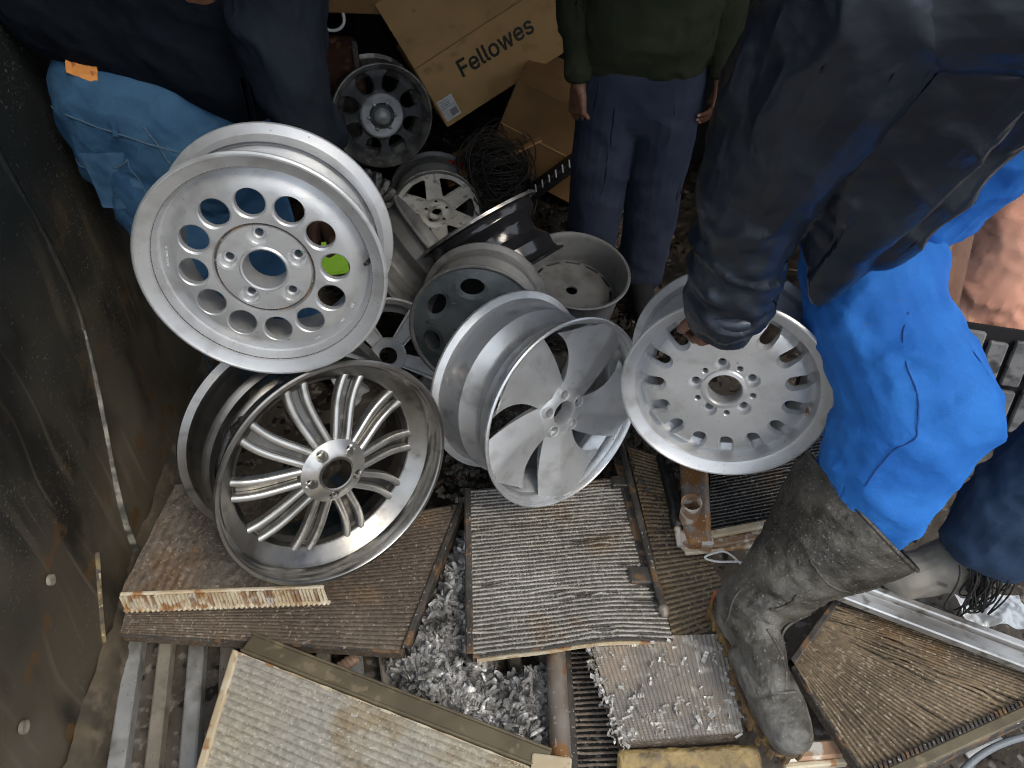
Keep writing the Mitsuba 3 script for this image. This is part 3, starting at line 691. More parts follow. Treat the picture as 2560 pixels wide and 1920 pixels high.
# ------------------------------------------------------------------ radiators
def radiator(label, quad, n_rows, thick, tubes, fins, rail='rail_dark', frac=.46, warp=None, seed=1, sides='lr', nu=26, pitch=.0042, damage=.5, sep=True, row_amp=.0012, group=None, name='radiator', fin_depth=.0022, ends=True):
    """A core of tubes and folded fins over the corners A, B, C, D (A to B runs along the tubes, A to D across them)."""
    A, B, C, D = [np.asarray(q, float) for q in quad]
    N = nv(np.cross(B - A, D - A)); N = N if N[2] > 0 else -N
    t = Thing(name, label, 'radiator', group)
    def pt(u, v, h=0.):
        u, v = np.broadcast_arrays(np.asarray(u, float), np.asarray(v, float))
        q = A * ((1 - u) * (1 - v))[..., None] + B * (u * (1 - v))[..., None] + C * (u * v)[..., None] + D * ((1 - u) * v)[..., None]
        hh = np.asarray(h, float) + (warp(u, v) if warp else 0.)
        return q + N * np.broadcast_to(hh, u.shape)[..., None]
    Lu = np.linalg.norm(B - A); Lv = np.linalg.norm(D - A)
    uu = np.linspace(0, 1, nu)
    dv = 1.0 / n_rows
    tm_all = []
    for k in range(n_rows):
        vc = (k + .5) * dv
        jit = row_amp * (meshkit.fbm(np.stack([uu * Lu * 28, uu * 0 + k * 3.1, uu * 0 + seed], -1), 3, seed) - .5) * 2 * (1 + 5 * damage * np.clip(meshkit.fbm(np.stack([uu * Lu * 11, uu * 0 + k * .35, uu * 0 + seed + 77], -1), 3, seed) * 2 - 1.05, 0, 1) * 4)
        vj = dv * .35 * (meshkit.fbm(np.stack([uu * Lu * 16, uu * 0 + k * 1.7, uu * 0 + seed + 50], -1), 3, seed) - .5)
        hw = dv * frac * .5
        prof = [(-hw, -.0045), (-hw, -.0010), (-hw * .5, 0.), (hw * .5, 0.), (hw, -.0010), (hw, -.0045)]
        P = np.stack([pt(uu, vc + vj + a, h + jit) for a, h in prof], 1)
        m = sheet(P)
        if m.face_normals[len(m.faces) // 2] @ N < 0 and False: m.invert()
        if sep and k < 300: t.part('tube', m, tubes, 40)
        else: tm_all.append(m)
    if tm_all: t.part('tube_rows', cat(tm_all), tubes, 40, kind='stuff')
    nz = max(8, int(Lu / pitch))
    uz = np.linspace(0, 1, nz)
    fl = []
    for k in range(n_rows + 1):
        v0 = max(0, (k - .5) * dv + dv * frac * .42); v1 = min(1, (k + .5) * dv - dv * frac * .42)
        zz = np.where(np.arange(nz) % 2 == 0, 0., -fin_depth)
        dmg = meshkit.fbm(np.stack([uz * Lu * 30, uz * 0 + k * .9, uz * 0 + seed + 11.], -1), 3, seed + 3)
        zz = zz * (1 - .6 * damage * rng.random(nz)) - .0008 - damage * .005 * np.clip(dmg - .5, 0, 1)
        fl.append(sheet(np.stack([pt(uz, uz * 0 + v0, zz), pt(uz + .4 * (rng.random(nz) - .5) / nz, uz * 0 + v1, zz - .0003)], 1)))
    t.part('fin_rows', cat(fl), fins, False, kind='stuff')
    # the core's block under the face
    uu2, vv2 = np.meshgrid(np.linspace(0, 1, 20), np.linspace(0, 1, 12), indexing='ij')
    top = pt(uu2, vv2, -.007); bot = pt(uu2, vv2, -thick)
    e = lambda a, b: sheet(np.stack([a, b], 1))
    core = cat([sheet(top), sheet(bot), e(top[0], bot[0]), e(top[-1], bot[-1]), e(top[:, 0], bot[:, 0]), e(top[:, -1], bot[:, -1])])
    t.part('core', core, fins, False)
    if ends:   # folded rim of the tubes along both long sides
        for v in (0, 1):
            p = pt(uu, uu * 0 + v, -.006 + .002 * np.sin(uu * 60 + seed))
            t.part('side_plate', tube(p, .0045, 6), rail, 40)
    vv = np.linspace(0, 1, 14)
    for s, u, w in (('l', 0, -1), ('r', 1, 1)):
        if s in sides:
            d = nv(B - A) * w
            p0 = pt(vv * 0 + u, vv, .004); o = d * .013
            ring = [p0 - o * .15, p0 + o * .1 + N * .003, p0 + o * .9 + N * .003, p0 + o * 1.15, p0 + o * 1.15 - N * (thick + .004), p0 - o * .15 - N * (thick + .004)]
            P = np.stack(ring, 1)
            m = trimesh.Trimesh(P.reshape(-1, 3), grid_faces(14, 6, wrap_m=True), process=False)
            t.part('header_rail', m, rail, 30)
    return t, pt, N

# centre: big bowed condenser, and the ochre one beside it
bow = lambda u, v: .030 * np.exp(-((u - .68) / .30) ** 2) * v ** 2.2 - .010 * v * (u < .2) * (1 - u / .2)
t, pt, N = radiator('grey radiator with a bowed front edge lying in the middle, under the twisted-spoke wheel', [(-.109, 1.277, .17), (.312, 1.323, .17), (.345, .850, .165), (-.084, .825, .16)], 42, .03, 'tube_grey', 'fin_grey', 'rail_dark', warp=bow, seed=2, sides='l', damage=.8)
uu = np.linspace(0.02, 1, 50)
t.part('rim_strip', sheet(np.stack([pt(uu, uu * 0 + 1.002, -.012), pt(uu, uu * 0 + 1.012, -.010), pt(uu, uu * 0 + 1.014, -.022), pt(uu, uu * 0 + 1.002, -.026)], 1)), 'rail_cream', 40, label='pale cut rim along the bowed front edge')
t.part('clip', box([.27, .985, .165], [.325, 1.03, .185], .004), 'rail_dark')
t.part('clip', box([.26, 1.28, .165], [.31, 1.315, .185], .004), 'rail_dark')
radiator('ochre brown radiator between the grey bowed radiator and the black one', [(.322, 1.46, .150), (.418, 1.41, .150), (.505, .91, .148), (.352, .850, .150)], 44, .03, 'tube_ochre', 'fin_ochre', 'rail_dark', seed=5, sides='', frac=.5, damage=.6)
t = Thing('rusty_bar', 'long thin rusty rail lying across the grey and ochre radiators', 'rail')
t.part('rail', tube(spline([(.294, 1.433, .195), (.312, 1.2, .190), (.322, 1.05, .187), (.334, .915, .184)], 20), [.009] * 20, 10), 'rail_dark', 40)
t.part('end_cap', hull(((.334, .915, .184), .012), ((.335, .905, .182), .009)), 'rust_pipe', 40)
t.part('flange', bar((.285, 1.38, .178), (.322, .94, .172), .022, .006), 'rail_dark')

# front left: beige radiator with an olive side plate
A, B = np.array([-.587, .831, .15]), np.array([.060, .585, .15])
C, D = B + [-.05, -.34, .004], A + [.005, -.36, .002]
t, pt, N = radiator('clean beige radiator lying flat at the bottom edge, with an olive side plate', [A, B, C, D], 22, .04, 'tube_beige', 'fin_beige', 'rail_cream', seed=8, sides='l', frac=.76, damage=.35, pitch=.0034, row_amp=.0006, fin_depth=.0012)
e = nv(B - A); q = nv(np.cross([0, 0, 1], e))
t.part('side_channel', cat([bar(A + q * .029 + [0, 0, .0], B + q * .026 + [0, 0, 0], .040, .045, bev=.004), bar(A + q * .049 + [0, 0, .004], B + q * .046 + [0, 0, .004], .005, .03, bev=.0015), bar(A + q * .008 + [0, 0, .004], B + q * .008 + [0, 0, .004], .005, .03, bev=.0015)]), 'rail_olive', False, label='olive channel along the far side')
t.part('end_tab', bar(B + q * .02 + [-.03, 0, .004], B + q * .02 + [.045, -.01, .006], .035, .004), 'rail_cream', label='pale bent end tab')

# lower left: brown radiator under the chrome wheel and a second one upon it against the wall
radiator('wide brown radiator under the chrome wheel, its dark end rail pointing at the bright shavings', [(-.904, 1.079, .13), (-.138, 1.265, .13), (-.242, .848, .13), (-.875, .893, .125)], 36, .035, 'tube_brown', 'fin_brown', 'rail_dark', seed=11, sides='r', damage=.4, frac=.74, row_amp=.0006)
t = Thing('radiator', 'rust-stained brown radiator with a pale pleated front edge, leaning against the wall', 'radiator')
Q = [np.array(q) for q in ((-.868, .945, .203), (-.421, .968, .198), (-.374, 1.344, .21), (-.84, 1.235, .235))]
def q2(u, v, h=0.): return (Q[0] * (1 - u) + Q[1] * u) * (1 - v) + (Q[3] * (1 - u) + Q[2] * u) * v + np.array([0, 0, h])
U, V = np.meshgrid(np.linspace(0, 1, 90), np.linspace(0, 1, 90), indexing='ij')
P = np.array([[q2(u, v) for v in np.linspace(0, 1, 90)] for u in np.linspace(0, 1, 90)])
P[..., 2] += .004 * (meshkit.fbm(P * 40, 4, 3) - .5) * 2 + .0012 * np.sin(U * 420) * (meshkit.fbm(P * 9, 2, 8) > .47)
t.part('face', sheet(P), 'brown_plate' if 'brown_plate' in scene else mat('brown_plate', rows_dirt((.155, .13, .108), (.108, .088, .072), (.165, .10, .055), (.3, .26, .21), 6., (.5, .74)), .5, .15), True)
f0, f1 = q2(0, 0), q2(1, 0)
drop = np.array([.008, -.014, -.038])
t.part('edge_strip', bar(f0 + [0, -.004, .004], f1 + [0, -.004, .004], .010, .006), 'rail_cream')
n = 54
for k in range(n):
    a = f0 + (f1 - f0) * ((k + .5) / n) + [0, -.003, -.002]
    m = bar(a, a + drop, .0042, .009 * (.7 + .5 * rng.random()), up=(0, 1, .2), bev=0, z0=.0)
    t.part('pleat', m, 'rail_cream' if rng.random() < .7 else 'copper_end')
low = np.array([tuple(f0 + (f1 - f0) * s + drop + [0, -.004 - .003 * (k % 2), .0]) for k, s in enumerate(np.linspace(-.01, 1, 80))])
t.part('beaded_strip', tube(low, [.0045 + .0016 * (k % 2) for k in range(80)], 7), 'rail_cream', 40)
t.part('backing', sheet(np.array([[f0 + (f1 - f0) * s + drop * h + [0, .008, 0] for h in (0, 1)] for s in np.linspace(0, 1, 8)])), 'fin_brown')

# right: black radiator under the slotted wheel, with tank, pipe stub and cream frame
t, pt, N = radiator('black-finned radiator with a rusty tank and pipe stub, under the slotted wheel', [(.52, 1.353, .23), (.93, 1.46, .23), (.74, 1.175, .20), (.475, 1.118, .20)], 24, .03, 'tube_black', 'fin_black', 'rail_dark', seed=14, sides='', damage=.7, frac=.34)
tank = blob([hull(((.458, 1.335, .225), .022), ((.487, 1.335, .225), .022), ((.433, 1.10, .19), .022), ((.455, 1.10, .19), .022))], .008, 4, lambda v, n: .003 * (meshkit.fbm(v * 60, 3, 1) - .5))
t.part('tank', tank, 'rust_pipe', True, label='dented grey tank at the left end')
ax = nv([-.06, -.12, .98]); c = np.array([.428, 1.15, .222])
x = nv(np.cross(ax, [0, 0, 1])); y = np.cross(ax, x)
t.part('pipe_stub', lathe([(.0225, -.03), (.0225, .040), (.025, .046), (.0245, .054), (.021, .054), (.0195, .046), (.0195, -.03)], 36), 'copper_end', 30, frame(c, x, y, ax), label='open copper-coloured pipe stub')
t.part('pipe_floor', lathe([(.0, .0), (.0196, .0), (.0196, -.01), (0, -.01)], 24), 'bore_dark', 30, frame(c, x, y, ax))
t.part('front_frame', bar((.475, 1.108, .205), (.725, 1.165, .206), .020, .012), 'rail_cream', label='pale front frame')
t.part('lower_frame', bar((.475, 1.095, .19), (.715, 1.148, .19), .030, .012), 'copper_end')
t.part('foot_frame', bar((.412, 1.082, .176), (.69, 1.118, .176), .022, .012), 'rail_cream')
t.part('corner_block', box([.445, 1.078, .165], [.478, 1.112, .205], .005), 'copper_end')
t.part('corner_block', box([.405, 1.085, .165], [.432, 1.125, .20], .005), 'copper_end')
t = Thing('crushed_tube', 'black crumpled hose end with a brass fitting, left of the rusty tank', 'hose')
p = spline([(.400, 1.36, .20), (.404, 1.28, .20), (.406, 1.20, .195), (.404, 1.15, .19)], 16)
t.part('hose', blob(chain(*[(q, .018) for q in p[::3]]), .007, 3, lambda v, n: .006 * (meshkit.fbm(v * 55, 2, 4) - .5)), 'black_plastic', True)
t.part('fitting', tube([(.404, 1.15, .19), (.402, 1.13, .187), (.402, 1.09, .18)], [.012, .009, .008], 12), 'copper_end', 30)

# bottom centre: pipe and narrow radiator
t, pt, N = radiator('narrow dark radiator with a rust-streaked pipe on its left, at the bottom edge', [(.128, .885, .105), (.205, .892, .105), (.232, .50, .10), (.128, .50, .10)], 34, .03, 'tube_brown', 'fin_black', 'rail_dark', seed=17, sides='l', damage=.5)
t.part('pipe', tube(spline([(.096, .90, .118), (.096, .70, .118), (.094, .48, .118)], 12), .021, 20), 'rust_pipe', 40, label='thick rust-streaked pipe')
# flaked aluminium core with a yellow tank
A, B, C, D = np.array([.164, .858, .165]), np.array([.452, .86, .175]), np.array([.45, .655, .165]), np.array([.214, .637, .158])
t = Thing('radiator', 'flaking radiator block with white torn fins beside the rubber boot', 'radiator')
nU, nV = 150, 120
U, V = np.meshgrid(np.linspace(0, 1, nU), np.linspace(0, 1, nV), indexing='ij')
P = A * ((1 - U) * (1 - V))[..., None] + B * (U * (1 - V))[..., None] + C * (U * V)[..., None] + D * ((1 - U) * V)[..., None]
P[..., 2] += .004 * (meshkit.fbm(P * 30, 3, 2) - .5) + .0016 * np.sin(U * 190) + .0008 * np.sin(V * 260)
t.part('face', sheet(P), 'flaked_alu', True)
t.part('block', cat([sheet(np.stack([P[0], P[0] - [0, 0, .05]], 1)), sheet(np.stack([P[-1], P[-1] - [0, 0, .05]], 1)), sheet(np.stack([P[:, 0], P[:, 0] - [0, 0, .05]], 1)), sheet(np.stack([P[:, -1], P[:, -1] - [0, 0, .05]], 1))]), 'fin_brown')
def flake(c, L, W, rngk, axis=None):
    """One folded strip of torn fin: a short accordion, bent."""
    k = int(rngk.integers(4, 8)) if L > .028 else int(rngk.integers(5, 10))
    s = np.linspace(-.5, .5, k)
    bend = rngk.uniform(-1.2, 1.2)
    px = L * s; pz = np.where(np.arange(k) % 2 == 0, .5, -.5) * L / k * 1.1 + bend * L * s * s
    v = np.zeros((k, 3, 3))
    for j, y in enumerate((-.5, 0, .5)):
        v[:, j] = np.c_[px * (1 + .25 * y * bend), np.full(k, y * W), pz + W * .3 * (y * y)]
    q = rngk.normal(size=4); q /= np.linalg.norm(q)
    R = trimesh.transformations.quaternion_matrix(q)[:3, :3]
    return sheet(v.reshape(k, 3, 3) @ R.T + c)
fr = np.random.default_rng(5)
fl = []
for k in range(230):
    v = fr.random(); u = fr.choice([0., 1.], p=[.75, .25]) if fr.random() < .6 else fr.random()
    c = A * (1 - u) * (1 - v) + B * u * (1 - v) + C * u * v + D * (1 - u) * v
    edge = u in (0., 1.)
    fl.append(flake(c + fr.normal(size=3) * [.006, .006, .003] + [0, 0, .002 if not edge else -.004], fr.uniform(.012, .026), fr.uniform(.004, .010), fr))
t.part('torn_fins', cat(fl), 'foil_dull' if 'foil_dull' in scene else mat('foil_dull', mottle((.62, .6, .57), (.42, .4, .37), 40), .5, .3), False, kind='stuff')
t.part('tank', blob([hull(((.215, .622, .138), .011), ((.47, .632, .138), .011), ((.215, .60, .118), .014), ((.47, .61, .118), .014))], .006, 3, lambda v, n: .005 * (meshkit.fbm(v * 85, 2, 3) - .5)), 'yellow_tank', True, label='yellowed tank with a pitted face')
t = Thing('ochre_bar', 'short worn ochre bar between the boot toe and the largest brown radiator', 'bar')
t.part('bar', bar((.53, .635, .125), (.66, .648, .12), .035, .03, bev=.005), 'copper_end')
t.part('strip', bar((.53, .612, .118), (.66, .625, .113), .012, .02, bev=.003), 'rail_cream')
# right: big brown radiator with a toothed edge
t, pt, N = radiator('largest brown radiator, at the lower right with a toothed lower edge', [(.593, .799, .155), (0.670, 0.569, 0.150), (1.231, 0.777, 0.150), (.735, .945, .155)], 46, .035, 'tube_brown2' if 'tube_brown2' in scene else mat('tube_brown2', rows_dirt((.21, .155, .095), (.135, .098, .062), (.17, .105, .05), (.40, .34, .25)), .65, .1), 'fin_brown', 'rail_dark', seed=21, sides='lr', damage=.8, frac=.7, row_amp=.0014)
a, b = np.array((0.666, 0.565, 0.160)), np.array((1.222, 0.771, 0.160))
t.part('toothed_rail', bar(a, b, .022, .03), 'rail_olive')
for k in range(56):
    c = a + (b - a) * (k + .5) / 56 + np.array([-.006, .0135, .001])
    t.part('tooth', box(c - [.003, .005, .004], c + [.003, .005, .003]), 'rail_dark')

# crumpled fins: bright shavings between the radiators, darker ones elsewhere
def heap(name, label, n, area, mat_, L=(.02, .05), W=(.006, .014), seed=3):
    r = np.random.default_rng(seed)
    ms = [flake(area(r), r.uniform(*L), r.uniform(*W), r) for _ in range(n)]
    return single(name, cat(ms), mat_, label, None, False, kind='stuff')
poly = np.array([(-.285, .862), (-.115, 1.25), (-.06, 1.25), (-.04, .83), (.085, .86), (.085, .58), (-.02, .60), (-.2, .72)])
import shapely
PG = shapely.Polygon(poly)
def in_poly(r):
    while True:
        p = r.uniform(poly.min(0), poly.max(0))
        if PG.contains(shapely.Point(p)):
            e = min(1, PG.exterior.distance(shapely.Point(p)) / .06)
            return np.array([p[0], p[1], .03 + .055 * e + .02 * e * r.random() + .012 * math.sin(p[0] * 30) * e])
def fan(c, up, r):
    """A stack of torn fins: curved leaves side by side, splayed like a pine cone's scales."""
    up = nv(up); ax = nv(np.cross(up, r.normal(size=3))); fw = np.cross(ax, up)
    k = int(r.integers(5, 12)); L = r.uniform(.013, .024); w = r.uniform(.0034, .006); gap = r.uniform(.003, .0045); curl = r.uniform(.5, 1.5) * r.choice([-1, 1]); sway = r.uniform(-.5, .5)
    out = []
    for q in range(k):
        s = (q - (k - 1) / 2)
        t = np.linspace(0, 1, 5); ang = curl * t + .10 * s * sway + r.normal() * .12
        ce = c + ax * (s * gap) + fw * (sway * .012 * (s / k) ** 2 * 4)
        d = np.cumsum(np.r_[[[0, 0, 0]], (np.cos(ang[1:])[:, None] * up + np.sin(ang[1:])[:, None] * ax) * L / 4], 0)
        ww = w * np.array([.8, 1, 1, .9, .55])[:, None]
        cup = ax * (.0022 * np.array([0, 1, 1, 1, .5]))[:, None]
        p = ce + d
        out.append(sheet(np.stack([p - fw * ww, p + cup, p + fw * ww], 1)))
    return out
def shavings(name, label, n, area, mat_, seed):
    r = np.random.default_rng(seed); ms = []
    for _ in range(n):
        ms += fan(area(r), [r.normal() * .8, r.normal() * .8 - .25, 1.0], r)
    single(name, cat(ms), mat_, label, None, True, kind='stuff')
shavings('aluminium_shavings', 'bright crumpled aluminium fins heaped between the brown and grey radiators', 1900, in_poly, 'scrap_alu', 3)
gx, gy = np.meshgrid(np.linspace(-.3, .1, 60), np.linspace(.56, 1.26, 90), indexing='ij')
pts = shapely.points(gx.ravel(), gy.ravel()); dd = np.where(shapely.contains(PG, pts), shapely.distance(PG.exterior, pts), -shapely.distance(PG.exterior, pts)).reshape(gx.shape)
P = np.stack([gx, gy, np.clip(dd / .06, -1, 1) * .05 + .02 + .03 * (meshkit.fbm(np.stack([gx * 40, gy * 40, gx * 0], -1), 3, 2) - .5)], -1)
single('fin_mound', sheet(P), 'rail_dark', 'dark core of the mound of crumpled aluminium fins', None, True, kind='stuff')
def under(r): return np.array([r.uniform(-.2, .5), r.uniform(1.25, 1.62), .04 + .12 * r.random()])
heap('crumpled_fins', 'dark crumpled fins packed under the wheels', 900, under, 'rail_dark', (.02, .05), (.008, .016), 9)

# aluminium bars and foil, right
t = Thing('aluminium_bar', 'long grooved aluminium bar above the largest brown radiator', 'bar')
a, b = np.array([.70, .985, .20]), np.array([1.14, .755, .20]); e = nv(b - a); q = nv(np.cross([0, 0, 1], e))
for o, w, z in ((.024, .018, .006), (0, .028, -.006), (-.026, .020, .008)): t.part('flange' if o else 'groove_web', bar(a + q * o + [0, 0, z], b + q * o + [0, 0, z], w, .02), 'bar_alu')
P = np.stack(list(np.meshgrid(np.linspace(1.02, 1.17, 40), np.linspace(.90, .98, 30), indexing='ij')) + [np.full((40, 30), .14)], -1)
P[..., 2] += .05 * (meshkit.fbm(P * 22, 3, 6) - .5)
single('foil_sheet', sheet(P), 'foil', 'crumpled bright foil sheet beside the grooved aluminium bar', 'foil', False)

# small litter
c = spline([(.56, .985, .215), (.503, 1.026, .205), (.456, 1.035, .20), (.448, 1.040, .20), (.470, 1.050, .205), (.493, 1.055, .205), (.527, 1.016, .205), (.56, .975, .21)], 70)
single('white_cable', tube(c, .0026, 7), 'white_cable', 'loose loop of thin white cable beside the boot shaft', 'cable', True)
t = Thing('hose_piece', 'short ribbed hose piece on the floor slats below the brown radiator', 'hose')
p = np.linspace([-.415, .826, .05], [-.350, .872, .065], 26)
t.part('hose', tube(p, [.013 + .0022 * (k % 3 == 0) for k in range(26)], 14), 'hose_rust', 50)
single('grey_cable', tube(spline([(.86, .59, .085), (.95, .648, .10), (1.05, .678, .10), (1.2, .70, .09)], 30), .007, 8), 'grey_cable', 'thick grey cable at the bottom right corner', 'cable', True)
M = frame([.962, .672, .075], nv([.9, .4, .1]), nv([-.4, .9, .25]), nv(np.cross([.9, .4, .1], [-.4, .9, .25])))
m = box([-.045, -.02, -.004], [.045, .02, .002], .0015); m.apply_transform(M)
single('white_card', m, 'paper', 'small white card beside the grey cable at the bottom right corner', 'card')

# ------------------------------------------------------------------ people
def hand(wrist, d, pn, side, curl=.35, s=1.0, spread=.10):
    """Palm and five fingers from the wrist along d; pn is the palm's facing; side +1 puts the thumb towards cross(pn, d)."""
    d, pn = nv(d), nv(pn); pn = nv(pn - d * (pn @ d)); th = nv(np.cross(pn, d)) * side
    w = np.asarray(wrist, float)
    ms = [hull((w, .024 * s), (w + d * .03 * s + th * .022 * s, .016 * s), (w + d * .03 * s - th * .02 * s, .015 * s)),
          hull((w + d * .03 * s + th * .024 * s, .015 * s), (w + d * .03 * s - th * .024 * s, .014 * s), (w + d * .088 * s + th * .034 * s, .0115 * s), (w + d * .080 * s - th * .034 * s, .0105 * s))]
    tips = []
    for k, (off, L, r) in enumerate(((.033, .072, .0093), (.011, .080, .0095), (-.011, .074, .0090), (-.032, .058, .0080))):
        base = w + d * (.086 - .005 * abs(k - 1)) * s + th * off * s
        dd = nv(d + th * spread * (1.3 - k * .9)); p = base; ang = curl * (.35 + .12 * k)
        seq = [(p, r * 1.08 * s)]
        for q, (f, bend) in enumerate(((.45, .35), (.31, .55), (.24, .45))):
            ang += curl * bend * (1 + .1 * k)
            p = p + (dd * math.cos(ang) + pn * math.sin(ang)) * L * f * s
            seq.append((p, r * (1 - .09 * (q + 1)) * s))
        ms += chain(*seq); tips.append((p, dd * math.cos(ang) + pn * math.sin(ang)))
    b = w + d * .026 * s + th * .026 * s
    p1 = b + (d * .55 + th * .62 + pn * .35) * .036 * s; p2 = p1 + nv(d * .8 + th * .25 + pn * .45) * .032 * s; p3 = p2 + nv(d * .85 + pn * .5) * .024 * s
    ms += chain((b, .0155 * s), (p1, .0125 * s), (p2, .0105 * s), (p3, .0085 * s))
    return union(ms).refine_to_length(.0045), tips

def head(c, up, fwd):
    up, fwd = nv(up), nv(fwd); fwd = nv(fwd - up * (fwd @ up)); sd = np.cross(fwd, up); c = np.asarray(c, float)
    L = lambda f, s, u: c + fwd * f + sd * s + up * u
    ms = [hull((L(-.018, 0, .035), .082), (L(.012, 0, .03), .078), (L(.03, 0, -.07), .045), (L(.052, 0, -.088), .024), (L(.01, .045, -.055), .026), (L(.01, -.045, -.055), .026)),
          hull((L(.085, 0, .012), .010), (L(.104, 0, -.022), .013), (L(.088, .012, -.028), .009), (L(.088, -.012, -.028), .009)),
          hull((L(.082, .018, -.056), .008), (L(.082, -.018, -.056), .008), (L(.086, 0, -.054), .009)), hull((L(.080, .016, -.068), .008), (L(.080, -.016, -.068), .008), (L(.083, 0, -.068), .009)),
          hull((L(.076, .034, .026), .010), (L(.082, .012, .026), .010)), hull((L(.076, -.034, .026), .010), (L(.082, -.012, .026), .010))]
    for s in (1, -1): ms.append(hull((L(-.012, .079 * s, .014), .012), (L(-.016, .083 * s, -.022), .009), (L(-.03, .086 * s, .0), .010)))
    eyes = [(L(.074, .03 * s, .008), .0125) for s in (1, -1)]
    hair = hull((L(-.026, 0, .045), .088), (L(.008, 0, .062), .074), (L(-.04, 0, .0), .078))
    return union(ms).refine_to_length(.009), eyes, hair

def person(label, J, group=None, hands=(), fwd=(0, -1, 0), scale=1.0, face=(0, -1, 0)):
    """The body under the clothes as one skin: J holds the joints; hands = [(wrist joint, direction, palm facing, side, curl)]."""
    t = Thing('person', label, 'person', group)
    g = lambda k: np.asarray(J[k], float)
    ms = []
    ms += chain((g('pelvis'), .105), (g('waist'), .095), (g('chest'), .115)) + [hull((g('chest'), .105), (g('shL'), .045), (g('shR'), .045), (g('neck'), .05))]
    ms += chain((g('neck'), .048), (g('head') - nv(g('head') - g('neck')) * .06, .048))
    for s in 'LR':
        ms += chain((g('sh' + s), .046), (g('el' + s), .036), (g('wr' + s), .026))
        ms += chain((g('hip' + s), .085), (g('kn' + s), .045), (g('an' + s), .032))
        ms.append(hull((g('pelvis'), .1), (g('hip' + s), .085)))
    parts = [union(ms).refine_to_length(.016)]
    hd, eyes, hair = head(g('head'), g('head') - g('neck'), face)
    parts.append(hd)
    tips = []
    for wr, d, pn, side, curl in hands:
        h, tp = hand(g(wr), d, pn, side, curl); parts.append(h); tips += tp
    m = tm(union(parts)); m = trimesh.Trimesh(m.vertices, m.faces, process=True)
    t.part('body', m, 'skin_dark', True)
    t.part('hair', blob([hair], .012, 2, lambda v, n: .004 * (meshkit.fbm(v * 90, 2, 2) - .5)), 'hair_black', True)
    for c, r in eyes:
        e = trimesh.creation.icosphere(subdivisions=2, radius=r); e.apply_translation(c); t.part('eye', e, 'paper', True)
    return t, tips

def nails(t, tips, pn):
    for p, d in tips:
        m = trimesh.creation.icosphere(subdivisions=2); m.apply_scale([.0058, .0045, .0014])
        z = -nv(np.asarray(pn) - d * (np.asarray(pn) @ d)); x = nv(d); m.apply_transform(frame(p + z * .0062, x, np.cross(z, x), z))
        t.part('fingernail', m, 'nail', True)

# the man in jeans, bent over behind the round-holed wheel
J = dict(pelvis=(-.74, 1.66, 1.0), waist=(-.70, 1.64, 1.12), chest=(-.52, 1.52, 1.36), neck=(-.40, 1.42, 1.52), head=(-.32, 1.30, 1.60), shL=(-.64, 1.68, 1.42), shR=(-.36, 1.52, 1.44),
         elL=(-.52, 1.60, 1.20), wrL=(-.35, 1.32, 1.0), elR=(-.415, 1.42, 1.24), wrR=(-.345, 1.27, .995), hipL=(-.78, 1.64, .98), hipR=(-.66, 1.60, .95), knL=(-.67, 1.44, .58), knR=(-.60, 1.56, .56), anL=(-.76, 1.76, .16), anR=(-.64, 1.82, .14))
p1, tips = person('person in blue jeans and dark jacket bending over behind the round-holed wheel', J, hands=[('wrL', (.3, -.1, -.9), (0, -1, .2), 1, 1.5), ('wrR', (.3, -.02, -.9), (0, -1, .2), -1, 1.5)], fwd=(.8, -.5, 0), face=(.7, -.6, -.4))
jeans = blob([hull(((-.855, 1.60, 1.055), .125), ((-.70, 1.565, 1.03), .125), ((-.83, 1.60, .955), .14), ((-.66, 1.56, .95), .135), ((-.62, 1.58, 1.02), .10))] + chain(((-.82, 1.60, .96), .14), ((-.67, 1.44, .60), .085), ((-.76, 1.76, .2), .066)) + chain(((-.66, 1.58, .95), .125), ((-.60, 1.57, .58), .085), ((-.64, 1.82, .2), .066)), .011, 10,
             lambda v, n: creases((.7, -.3, -.6), 12, 5, .006, 3)(v, n))
p1.part('jeans', jeans, 'denim', True)
def seam(t, mesh, pts, r, mat_, name='seam', n=40, off=.001):
    p = on_skin(mesh, spline(pts, n), off)
    for _ in range(3):
        k = np.ones(7) / 7
        p = np.stack([np.convolve(np.r_[[2 * p[0, j] - p[3 - i, j] for i in range(3)], p[:, j], [2 * p[-1, j] - p[-2 - i, j] for i in range(3)]], k, 'valid') for j in range(3)], 1)
        if _ == 1: p = p * .4 + on_skin(mesh, p, off) * .6
    q = p
    t.part(name, tube(q, r, 6), mat_, True)
    return q
waist = [(-.99, 1.52, 1.075), (-.88, 1.46, 1.06), (-.78, 1.43, 1.035), (-.68, 1.42, 1.01), (-.58, 1.45, .985)]
seam(p1, jeans, waist, .0019, 'denim_seam')
seam(p1, jeans, [(-.96, 1.50, .965), (-.90, 1.46, .955), (-.84, 1.45, .965), (-.795, 1.44, .985)], .0018, 'denim_seam', 'pocket_edge')
seam(p1, jeans, [(-.795, 1.44, .985), (-.775, 1.43, .92), (-.75, 1.42, .86)], .0011, 'denim_seam', 'pocket_stitch')
seam(p1, jeans, [(-.735, 1.42, 1.06), (-.70, 1.42, .98), (-.665, 1.41, .90)], .0014, 'denim_seam')
seam(p1, jeans, [(-.70, 1.42, .985), (-.64, 1.42, .99), (-.58, 1.46, .99)], .0014, 'denim_seam', 'pocket_edge')
